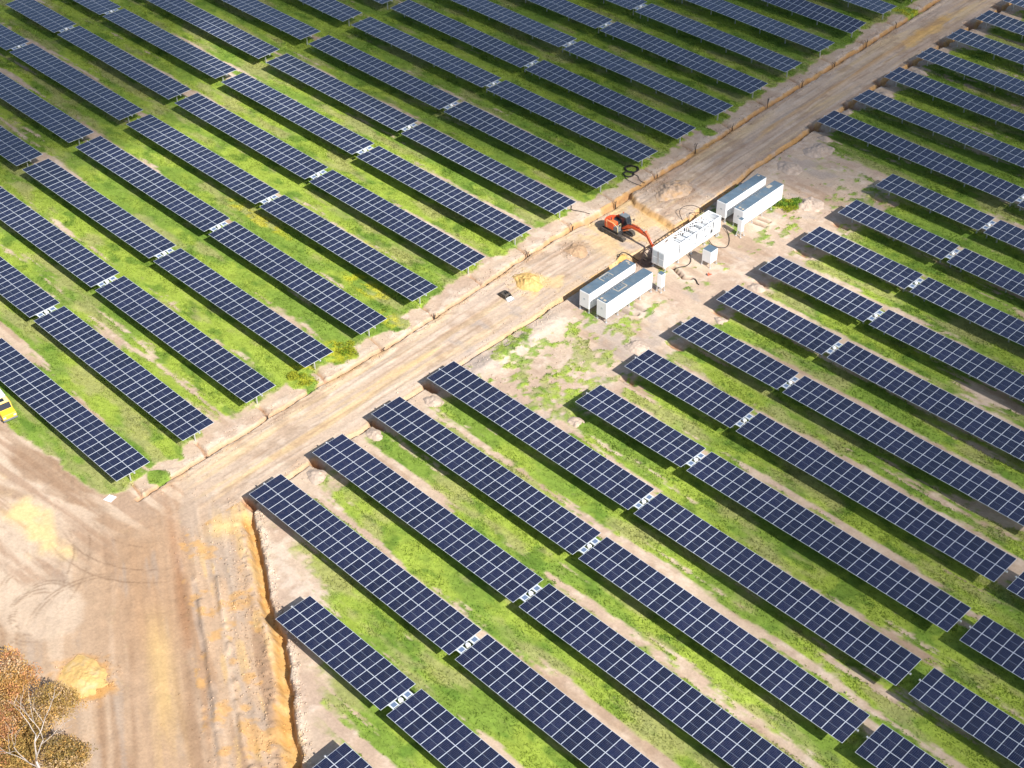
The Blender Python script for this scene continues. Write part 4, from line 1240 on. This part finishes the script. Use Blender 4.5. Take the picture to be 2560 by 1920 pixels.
heap('wide pale sand heap at the roadside near the upper right', -97.2, 156.4, 1.9, 2.4, 0.6, M['h_pale'], 6.0, 0.5)
heap('flat pale sand heap on the bare ground beyond the rear containers', -97.3, 149.6, 1.8, 1.8, 0.45, M['h_pale'], 7.0, 0.4)
heap('furrowed pale sand heap right of the leafy bush', -89.7, 143.7, 1.7, 2.0, 0.5, M['h_pale'], 8.0, 0.8)
heap('large pale sand heap behind the second set-back row on the right', -85.5, 104.3, 1.45, 1.2, 0.6, M['h_pale'], 9.0)
small = [(-95.7, 72.6, 'third', 0), (-95.5, 80.9, 'fourth', 0), (-95.1, 63.9, 'second', 0)]
for i, (x, y, w_, _) in enumerate(small):
    heap('small pale sand heap by the tip of the %s long row right of the road' % w_, x + 0.2, y + 0.1, 1.25, 1.0, 0.5, M['h_pale'], 10 + i, n=22)
for i, (x, y) in enumerate([(-81.4, 89.5), (-81.8, 98.3), (-81.7, 106.9), (-81.8, 115.3), (-82.8, 123.7), (-83.2, 132.8), (-83.3, 141.9), (-84.0, 150.6)]):
    heap('small pale sand heap at the left tip of the %s set-back row' % ORD[i + 1], x, y, 1.2, 0.95, 0.5, M['h_pale'], 20 + i, n=22)
for i, (x, y) in enumerate([(-98.6, 159.6), (-100.7, 168.4), (-99.9, 176.9), (-100.2, 186.4)]):
    heap('small pale sand heap at the left tip of the %s upper right row' % ORD[i + 1], x, y, 1.25, 0.85, 0.5, M['h_pale'], 40 + i, n=22)

# ------------------------------------------------------------------ cables
def spline(pts, n=8):
    P = [Vector(p) for p in pts]
    P = [P[0]*2 - P[1]] + P + [P[-1]*2 - P[-2]]
    out = []
    for i in range(1, len(P) - 2):
        for j in range(n):
            t = j/n
            a, b, c, d = P[i - 1], P[i], P[i + 1], P[i + 2]
            out.append(0.5*((2*b) + (c - a)*t + (2*a - 5*b + 4*c - d)*t*t + (3*b - a - 3*c + d)*t**3))
    out.append(P[-2])
    return out
def riser(label, x, y, h, lean, seed):
    rr = random.Random(seed)
    t = thing('cable_riser', label, 'cable bundle', (x, y, gz(x, y)), 0, 'cable bundles sticking up along the left trench')
    for i in range(3):
        b = MB()
        dx, dy = rr.uniform(-.12, .12), rr.uniform(-.12, .12)
        hh = h*rr.uniform(0.7, 1.0)
        b.tube(spline([(dx, dy, -0.3), (dx*0.6, dy*0.6, hh*0.35), (lean*0.4 + dx, dy, hh*0.75), (lean + dx*2.5, dy*3 + rr.uniform(-.25, .25), hh)], 5), 0.036, 6)
        obj('cable', b.mesh('cable', M['cable']), t)
for k in range(2, 19):
    if k in (4, 7): continue
    y = RV[k] - 0.55
    x = float(np.interp(y, LT[:, 1], LT[:, 0])) + 0.05
    riser('dark cable bundle sticking up from the trench at the end of the %s left row' % ORD[k], x, y, 2.0 if k > 7 else 1.35, -0.1 + 0.05*(k % 5), k)
def loop_cable(name, label, pts, r, cat='cable', n=9):
    o = obj(name, MB().tube(spline(pts, n), r, 7).mesh(name, M['cable'], smooth=True))
    return tag(o, label, cat)
def coil():
    rr = random.Random(3)
    t = thing('cable_coil', 'two tangled loops of black cable lying on the sand at a left row end', 'cable coil', (-112.2, 133.4, gz(-112.2, 133.4)))
    for c, r0, k in (((-0.35, 0.55), 0.95, 4), ((0.25, -0.75), 0.72, 3)):
        b = MB()
        pts = []
        for i in range(k*14 + 1):
            a = 2*math.pi*i/14
            r = r0*(1 + 0.10*math.sin(a*0.37 + k) + 0.03*rr.uniform(-1, 1))
            pts.append((c[0] + r*math.cos(a), c[1] + r*math.sin(a)*0.95, 0.08 + 0.035*(i/14) + 0.05*math.sin(a*2)))
        b.tube(pts, 0.05, 6)
        obj('cable_loop', b.mesh('cable_loop', M['cable']), t)
    b = MB().tube(spline([(0.5, -0.4, 0.1), (1.4, -0.2, 0.08), (2.4, -0.9, 0.1), (3.2, -0.7, -0.1)], 6), 0.04, 6)
    b.tube(spline([(-0.2, -1.2, 0.1), (0.9, -1.9, 0.08), (2.2, -2.0, 0.1), (3.4, -1.6, -0.1)], 6), 0.04, 6)
    obj('cable_tail', b.mesh('cable_tail', M['cable']), t)
coil()
def C3(pts): return [(x, y, z + gz(x, y)) for x, y, z in pts]
loop_cable('cable_loop', 'black cables curling in the shade under the ninth left row end', C3([(-112.0, 120.2, .1), (-112.9, 119.6, .2), (-113.0, 120.8, .15), (-112.1, 121.3, .1), (-111.4, 120.7, .1), (-110.2, 121.2, .06), (-109.0, 121.6, .05)]), 0.045)
loop_cable('cable_arch', 'thin black cable arching out of the trench behind the skid far end', C3([(-99.0, 128.9, 0.05), (-100.2, 129.5, 0.5), (-100.5, 130.3, 0.9), (-99.6, 131.2, 1.2), (-98.2, 131.7, 0.9), (-97.1, 131.9, .1)]), 0.04)
loop_cable('cable_arch', 'second shorter black cable arch behind the skid beside the rear container', C3([(-98.5, 129.5, 0.0), (-99.3, 130.4, 0.55), (-98.9, 131.3, 1.0), (-97.6, 131.8, 0.7), (-96.9, 131.6, .1)]), 0.04)
loop_cable('cable_loop', 'black cable looping over bare sand right of the skid far end', C3([(-94.2, 131.4, .3), (-92.9, 130.6, .08), (-91.8, 129.4, .06), (-91.25, 128.2, .05), (-91.7, 127.4, .05), (-92.7, 127.2, .06), (-93.6, 127.4, .3)]), 0.045)
loop_cable('cable_loop', 'black cable hanging from under the skid into a curve on the grass', C3([(-93.4, 123.2, .5), (-92.8, 122.9, .15), (-92.25, 122.1, .06), (-92.15, 121.1, .06), (-92.5, 120.2, .05), (-93.3, 119.8, .05)]), 0.06)
loop_cable('hose', 'thick black hose leaving a narrow trench onto sand right of the skid', C3([(-90.6, 119.15, .05), (-90.1, 119.6, .08), (-89.5, 119.62, .07), (-89.0, 119.5, .07), (-88.7, 119.25, .07), (-88.4, 119.2, .06)]), 0.075)
loop_cable('hose', 'dark hose arching over the orange spoil beside the pit', C3([(-99.6, 116.6, 0.0), (-99.3, 117.2, .35), (-98.9, 118.2, .55), (-98.3, 119.2, .5), (-97.5, 119.8, 0.0)]), 0.06)

# ------------------------------------------------------------------ small things
def spare_bucket():
    x, y = -103.45, 100.65
    t = thing('spare_bucket', 'dark digger bucket lying on the dirt road below the yellow heap', 'bucket', (x, y, gz(x, y)), -0.05)
    prof = [(-1.05, 0.10), (-0.85, 0.50), (-0.3, 0.62), (0.25, 0.56), (0.30, 0.48), (-0.28, 0.53), (-0.78, 0.43), (-0.95, 0.06)]
    b = MB().prism(prof, 'y', -0.42, 0.42)
    b.prism([(-1.05, 0.02), (-0.85, 0.50), (-0.3, 0.62), (0.25, 0.56), (0.75, 0.05)], 'y', -0.47, -0.425)
    b.prism([(-1.05, 0.02), (-0.85, 0.50), (-0.3, 0.62), (0.25, 0.56), (0.75, 0.05)], 'y', 0.425, 0.47)
    b.box((-0.2, 0, 0.03), (1.7, 0.85, 0.05))
    obj('shell', b.mesh('shell', M['rubber'], bevel=0.012), t)
    obj('lug', MB().box((0.0, -0.14, 0.72), (0.35, 0.05, 0.22)).box((0.0, 0.14, 0.72), (0.35, 0.05, 0.22)).mesh('lug', M['dark']), t)
    obj('cutting_edge', MB().box((0.62, 0, 0.12), (0.55, 0.98, 0.06), 0, Matrix.Rotation(0.35, 3, 'Y')).mesh('cutting_edge', M['white2']), t)
    tb = MB()
    for i in range(4):
        tb.bar((0.85, -0.38 + 0.25*i, 0.10), (1.12, -0.38 + 0.25*i, 0.04), 0.1, 0.06)
    obj('tooth', tb.mesh('tooth', M['steel']), t)
spare_bucket()
b = MB()
for i, (x, y, z) in enumerate([(-0.42, -0.45, .03), (0.45, -0.38, .06), (0.40, 0.42, .04), (-0.45, 0.36, .07)]):
    pass
b.prism([(-0.50, -0.50), (0.46, -0.40), (0.42, 0.52), (-0.46, 0.42)], 'z', 0.03, 0.075)
b.box((-0.25, 0, 0.015), (0.08, 0.8, 0.03)).box((0.25, 0, 0.015), (0.08, 0.8, 0.03))
tag(obj('board', b.mesh('board', M['cream2'] if 'cream2' in M else M['white2'], bevel=0.006), None, (-107.3, 46.8, gz(-107.3, 46.8)), (0, 0, 0.25)), 'pale flat board lying on the sand at the first left row end', 'board')
cn = MB().box((0, 0, 0.02), (0.36, 0.36, 0.04)).tube([(0, 0, 0.04), (0, 0, 0.5)], [0.15, 0.03], 10)
x, y = -88.9, 121.6
tag(obj('marker_cone', cn.mesh('marker_cone', M['redcloth'], smooth=False), None, (x, y, gz(x, y)), (0, 1.25, 0.4)), 'small red marker cone tipped over on sand near the squat cabinet', 'cone').location.z += 0.16
for i, (x, y, a, l) in enumerate([(-97.2, 120.3, 0.5, 1.5), (-97.6, 119.6, -0.5, 1.3), (-96.6, 119.9, 1.3, 1.0)]):
    pk = MB().box((0, 0, 0), (l, 0.13, 0.05)).box((-l*0.3, 0, 0.035), (0.05, 0.125, 0.02)).box((l*0.32, 0, 0.035), (0.05, 0.125, 0.02))
    tag(obj('timber_plank', pk.mesh('timber_plank', M['timber']), None, (x, y, gz(x, y) + 0.16 + 0.1*i), (0.1, -0.35, a)), ('longest timber plank tipped into the dark pit by the skid corner', 'timber plank crossing the others at the pit edge by the skid', 'shortest timber plank in the dark pit by the skid')[i], 'plank', 'planks in the pit')

def truck():
    # a yellow site truck cut by the left edge of the photograph, its bonnet towards the panels
    t = thing('site_truck', 'yellow and white work truck at the left photo edge below the first left row', 'truck', (-128.2, 46.2, 0.02), -0.12)
    t.scale = (0.86, 0.86, 0.86)
    ch = MB().box((-0.2, 0, 0.5), (5.6, 1.5, 0.22))
    obj('chassis', ch.mesh('chassis', M['dark']), t)
    cab_ = MB().prism([(0.2, 0.55), (0.2, 2.05), (0.45, 2.18), (1.55, 2.16), (2.05, 1.42), (2.95, 1.25), (3.05, 1.0), (3.05, 0.5)], 'y', -0.92, 0.92)
    bo = obj('body', cab_.mesh('body', M['yellow'], bevel=0.07), t)
    obj('roof', MB().box((1.0, 0, 2.20), (1.15, 1.62, 0.05)).mesh('roof', M['cream'], bevel=0.02), bo)
    obj('roof_hatch', MB().box((0.95, -0.05, 2.245), (0.62, 0.72, 0.05)).mesh('roof_hatch', M['glass'], bevel=0.01), bo)
    ws = MB().box((1.825, 0, 1.80), (0.03, 1.56, 0.78), 0, Matrix.Rotation(-0.58, 3, 'Y'))
    for s in (-1, 1):
        ws.box((1.0, s*0.93, 1.72), (1.0, 0.02, 0.55))
    obj('window', ws.mesh('window', M['glass']), bo)
    obj('bumper', MB().box((3.10, 0, 0.55), (0.16, 1.9, 0.24)).mesh('bumper', M['grey'], bevel=0.03), t)
    for s in (-1, 1):
        obj('headlight', MB().box((3.06, s*0.68, 0.95), (0.05, 0.34, 0.18)).mesh('headlight', M['white']), t)
        for x in (2.1, -2.0):
            wh = MB().tube([(0, -0.14, 0), (0, 0.14, 0)], 0.42, 18, 0).tube([(0, s*0.10, 0), (0, s*0.15, 0)], 0.22, 12, 1)
            obj('wheel', wh.mesh('wheel', [M['rubber'], M['steel']]), t, (x, s*0.86, 0.42))
    bx = MB().box((-1.5, 0, 1.35), (2.9, 1.86, 1.4))
    obj('cargo_box', bx.mesh('cargo_box', M['white'], bevel=0.05), t)
truck()

# ------------------------------------------------------------------ trees and bushes
def leaves(centres, n_per, spread, size, colours, seed):
    rg = np.random.default_rng(seed)
    P, CC = [], []
    for (cx, cy, cz, r) in centres:
        n = int(n_per*r*r)
        d = rg.normal(size=(n, 3)); d /= np.linalg.norm(d, axis=1)[:, None]
        rad = r*(0.35 + 0.65*rg.random(n)**0.5)
        P.append(np.array([cx, cy, cz]) + d*rad[:, None]*np.array([1, 1, spread]))
        tone = np.array(colours[rg.integers(len(colours))])
        alt = np.array([colours[i] for i in rg.integers(len(colours), size=n)])
        mixw = rg.random((n, 1))*0.6
        CC.append((tone*(1 - mixw) + alt*mixw)*(0.7 + 0.6*rg.random((n, 1))))
    P, CC = np.concatenate(P), np.concatenate(CC)
    n = len(P)
    a = rg.normal(size=(n, 3)); a /= np.linalg.norm(a, axis=1)[:, None]
    b_ = np.cross(a, rg.normal(size=(n, 3))); b_ /= np.linalg.norm(b_, axis=1)[:, None]
    s = size*(0.6 + 0.8*rg.random((n, 1)))
    V = np.stack([P - a*s, P + b_*s*0.42, P + a*s, P - b_*s*0.42], 1)
    return V.reshape(-1, 3), np.arange(n*4).reshape(-1, 4), np.repeat(CC, 4, axis=0)
def tree(label, x, y, h, cr, colours, seed, bark, bare=False, dens=170, trunk_r=0.17):
    rr = random.Random(seed)
    t = thing('bare_tree' if bare else 'gum_tree', label, 'tree', (x, y, gz(x, y)), 0)
    tb = MB()
    tips = []
    def grow(p, d, l, r, lev):
        pts, q = [p], p
        dd = d
        for i in range(4):
            dd = (dd + Vector((rr.uniform(-.18, .18), rr.uniform(-.18, .18), rr.uniform(-0.04, .12)))).normalized()
            q = q + dd*l/4
            pts.append(q)
        rs = [r*(1 - 0.45*i/4) for i in range(5)]
        tb.tube(pts, rs, 7 if lev < 2 else 5)
        if lev >= (4 if bare else 3):
            tips.append(q); return
        for i in range(3 if lev == 0 else rr.choice((2, 2, 3))):
            a = rr.uniform(0, 6.283)
            sp = rr.uniform(0.35, 0.75)
            nd = (dd + Vector((math.cos(a)*sp, math.sin(a)*sp, rr.uniform(-0.05, 0.35)))).normalized()
            st = pts[rr.choice((3, 4, 4))]
            grow(st, nd, l*rr.uniform(0.6, 0.78), r*0.55*rr.uniform(0.8, 1.1), lev + 1)
        if lev >= 1: tips.append(q)
    grow(Vector((0, 0, -0.2)), Vector((0.03, 0.02, 1)).normalized(), h*(0.52 if bare else 0.38), trunk_r, 0)
    obj('trunk', tb.mesh('trunk', bark, smooth=True), t)
    if not bare:
        rg = random.Random(seed + 5)
        ctr = []
        for q in tips:
            for i in range(4):
                ctr.append((q.x + rg.uniform(-1, 1)*cr, q.y + rg.uniform(-1, 1)*cr, q.z + rg.uniform(-.6, .6), rg.uniform(0.35, 0.9)*cr))
        V, F_, CC = leaves(ctr, dens*1.5, 0.75, 0.105, colours, seed)
        obj('crown', tri_mesh('crown', V, F_, np.clip(CC, 0, 1), M['leaf'], 4), t)
    return t
OL, OC, RU, PA, DG = (0.36, 0.245, 0.075), (0.54, 0.31, 0.095), (0.52, 0.235, 0.115), (0.56, 0.40, 0.24), (0.18, 0.14, 0.05)
tree('ochre and rust leaved gum tree at the left edge below the tyre rings', -88.9, 24.6, 6.6, 1.25, [OL, OC, RU, OC, PA], 3, M['bark2'], dens=130)
tree('rust tinted gum tree cut by the left photo edge', -90.6, 21.6, 6.6, 1.25, [RU, OC, OL, PA], 17, M['bark2'], dens=130)
tree('olive leaved gum tree overlapping the orange sand heap', -85.3, 26.8, 5.6, 1.15, [OL, OC, OL, PA], 8, M['bark2'], dens=100)
tree('dark olive gum tree in the lower left photo corner', -84.2, 20.3, 6.0, 1.2, [DG, OL, OC, RU], 12, M['bark2'], dens=130)
tree('low tawny gum tree at the bottom edge right of the bare tree', -80.2, 25.0, 4.4, 1.05, [OC, OL, DG, PA], 29, M['bark2'], dens=110)
tree('short olive gum tree filling the gap between the other corner gums', -86.6, 23.3, 5.0, 1.25, [OL, OC, PA, RU], 41, M['bark2'], dens=120)
tree('short dark gum tree behind the foot of the bare white tree', -82.6, 23.6, 4.2, 1.2, [DG, OL, OC], 44, M['bark2'], dens=120)
tree('leafless white-barked tree in front of the olive foliage at the lower left', -79.7, 22.5, 10.8, 1.0, [OL], 23, M['bark'], bare=True, trunk_r=0.16)
def bush(label, x, y, rx, ry, h, colours, seed, n=9):
    rr = random.Random(seed)
    t = thing('leafy_bush', label, 'bush', (x, y, gz(x, y)), 0, None)
    st = MB()
    ctr = []
    for i in range(n):
        a, r = rr.uniform(0, 6.283), math.sqrt(rr.random())
        px, py = rx*r*math.cos(a), ry*r*math.sin(a)
        hz = h*rr.uniform(0.5, 1.0)*(1 - 0.4*r)
        st.tube([(px*0.7, py*0.7, -0.05), (px, py, hz*0.7)], 0.02, 5)
        ctr.append((px, py, hz*0.62, rr.uniform(0.35, 0.6)))
    obj('stem', st.mesh('stem', M['bark2']), t)
    V, F_, CC = leaves(ctr, 900, 0.7, 0.085, colours, seed)
    obj('foliage', tri_mesh('foliage', V, F_, np.clip(CC, 0, 1), M['leaf'], 4), t)
LG, YG, MG = (0.12, 0.24, 0.02), (0.34, 0.36, 0.03), (0.06, 0.15, 0.02)
bush('low green and yellow bush at the far end of the rear container', -91.7, 141.9, 1.5, 1.7, 0.8, [LG, YG, MG, LG], 31, 16)
bush('yellow flowering weed clump at the fifth left row end', -109.3, 80.2, 1.3, 1.1, 0.4, [YG, LG, YG], 32, 10)
bush('yellow flowering weed clump between the third and fourth left row ends', -108.9, 73.0, 1.5, 0.9, 0.4, [YG, LG, YG], 33, 10)

# ------------------------------------------------------------------ clouds high above that shade parts of the site
def cloud_mat(name, dens):
    m = bpy.data.materials.new(name)
    m.use_nodes = True
    nt = m.node_tree
    nt.nodes.remove(nt.nodes['Principled BSDF'])
    v = nt.nodes.new('ShaderNodeVolumePrincipled')
    v.inputs['Color'].default_value = (1, 1, 1, 1)
    v.inputs['Density'].default_value = dens
    v.inputs['Anisotropy'].default_value = 0.6
    nt.links.new(v.outputs[0], nt.nodes['Material Output'].inputs['Volume'])
    return m
def cloud(sx, sy, rx, ry, rz, dens, seed, alt=300.0, ang=0.0):
    """a cumulus whose shade falls round (sx, sy)"""
    k = alt/math.tan(SUN_EL)
    cx, cy = sx + k*math.cos(SUN_AZ), sy + k*math.sin(SUN_AZ)
    nu, nv = 48, 24
    b = MB().ball((0, 0, 0), 1.0, nu, nv)
    vs = np.array(b.v)
    n = fbm(vs[:, 0]*1.6 + seed, vs[:, 1]*1.6 + vs[:, 2]*1.3, 4, 400 + seed) - 0.5
    vs = vs*(1 + 0.7*n)[:, None]*np.array([rx, ry, rz])
    c, s = math.cos(ang), math.sin(ang)
    b.v = [(p[0]*c - p[1]*s, p[0]*s + p[1]*c, p[2]) for p in vs]
    o = obj('cloud', b.mesh('cloud', cloud_mat('cloud_vapour', dens), smooth=True), None, (cx, cy, alt))
    tag(o, 'soft white cumulus cloud high above the solar farm', 'cloud', kind='structure')
cloud(-172, 178, 98, 62, 14, 0.056, 1)
cloud(-212, 84, 46, 40, 12, 0.055, 2)
cloud(-46, 176, 52, 50, 13, 0.026, 3)
cloud(-35, 108, 42, 32, 10, 0.032, 4)
cloud(-8, 62, 34, 30, 9, 0.024, 5)

# ------------------------------------------------------------------ loose clods and stones (stuff)
def clods():
    pts = []
    def along(P, n, spread, off, smin, smax):
        P = np.array(P)
        seg = np.hypot(*(P[1:] - P[:-1]).T); cum = np.concatenate([[0], np.cumsum(seg)])
        t = rng.random(n)*cum[-1]
        xx, yy = np.interp(t, cum, P[:, 0]), np.interp(t, cum, P[:, 1])
        i = np.clip(np.searchsorted(cum, t) - 1, 0, len(seg) - 1)
        d = (P[1:] - P[:-1])[i]/seg[i][:, None]
        o = off + rng.normal(0, spread, n)
        for a, b_, k in zip(xx - d[:, 1]*o, yy + d[:, 0]*o, smin + (smax - smin)*rng.random(n)**3):
            pts.append((a, b_, k))
    lt = LT[(LT[:, 1] > 48)]
    along(lt, 2600, 0.5, 0.9, 0.03, 0.14); along(lt, 2400, 0.45, -0.8, 0.03, 0.13)
    along(RTR, 2000, 0.55, 0.7, 0.03, 0.13); along(RTR, 2000, 0.7, -1.0, 0.03, 0.14)
    along(BT, 1600, 0.35, 1.0, 0.03, 0.16); along(BT, 1600, 1.0, -2.2, 0.03, 0.15); along(BT, 900, 1.6, -5.5, 0.03, 0.13)
    for hx, hy, r, n in ((-103.75, 104.75, 2.6, 350), (-104.4, 114.1, 2.0, 220), (-105, 133.6, 3.2, 420), (-107.7, 133, 1.6, 260), (-102.5, 127.4, 3.2, 260), (-97.5, 117.8, 1.7, 160), (-88.6, 32.2, 2.9, 260), (-92, 93, 6, 260), (-89, 146, 5, 260)):
        a, rr_ = rng.random(n)*6.283, r*(0.55 + 0.6*rng.random(n))
        pts.extend(zip(hx + rr_*np.cos(a), hy + rr_*np.sin(a), 0.03 + 0.11*rng.random(n)**2.5))
    base = np.array([(1, 0, 0), (-1, 0, 0), (0, 1, 0), (0, -1, 0), (0, 0, 1), (0, 0, -1)], float)
    tri = np.array([(0, 2, 4), (2, 1, 4), (1, 3, 4), (3, 0, 4), (2, 0, 5), (1, 2, 5), (3, 1, 5), (0, 3, 5)])
    V, CC = [], []
    for (x, y, k) in pts:
        b_ = base*(0.6 + 0.7*rng.random((6, 1)))*k
        a = rng.random()*6.283
        c, s2 = math.cos(a), math.sin(a)
        b_ = np.stack([b_[:, 0]*c - b_[:, 1]*s2, b_[:, 0]*s2 + b_[:, 1]*c, b_[:, 2]*0.75], 1)
        V.append(b_ + np.array([x, y, gz(x, y) + 0.25*k]))
        i = min(max(np.searchsorted(gx, x) - 1, 0), nx - 2); j = min(max(np.searchsorted(gy, y) - 1, 0), ny - 2)
        CC.append(np.repeat((GC[j, i]*(0.75 + 0.5*rng.random()))[None], 6, 0))
    n = len(pts)
    F_ = (np.arange(n)[:, None, None]*6 + tri[None]).reshape(-1, 3)
    me = tri_mesh('loose_clods', np.concatenate(V), F_, np.clip(np.concatenate(CC), 0, 1), M['soil'], 3)
    tag(obj('loose_clods', me), 'loose clods of soil scattered along trenches, heaps and road edges', 'clods', kind='stuff')
clods()
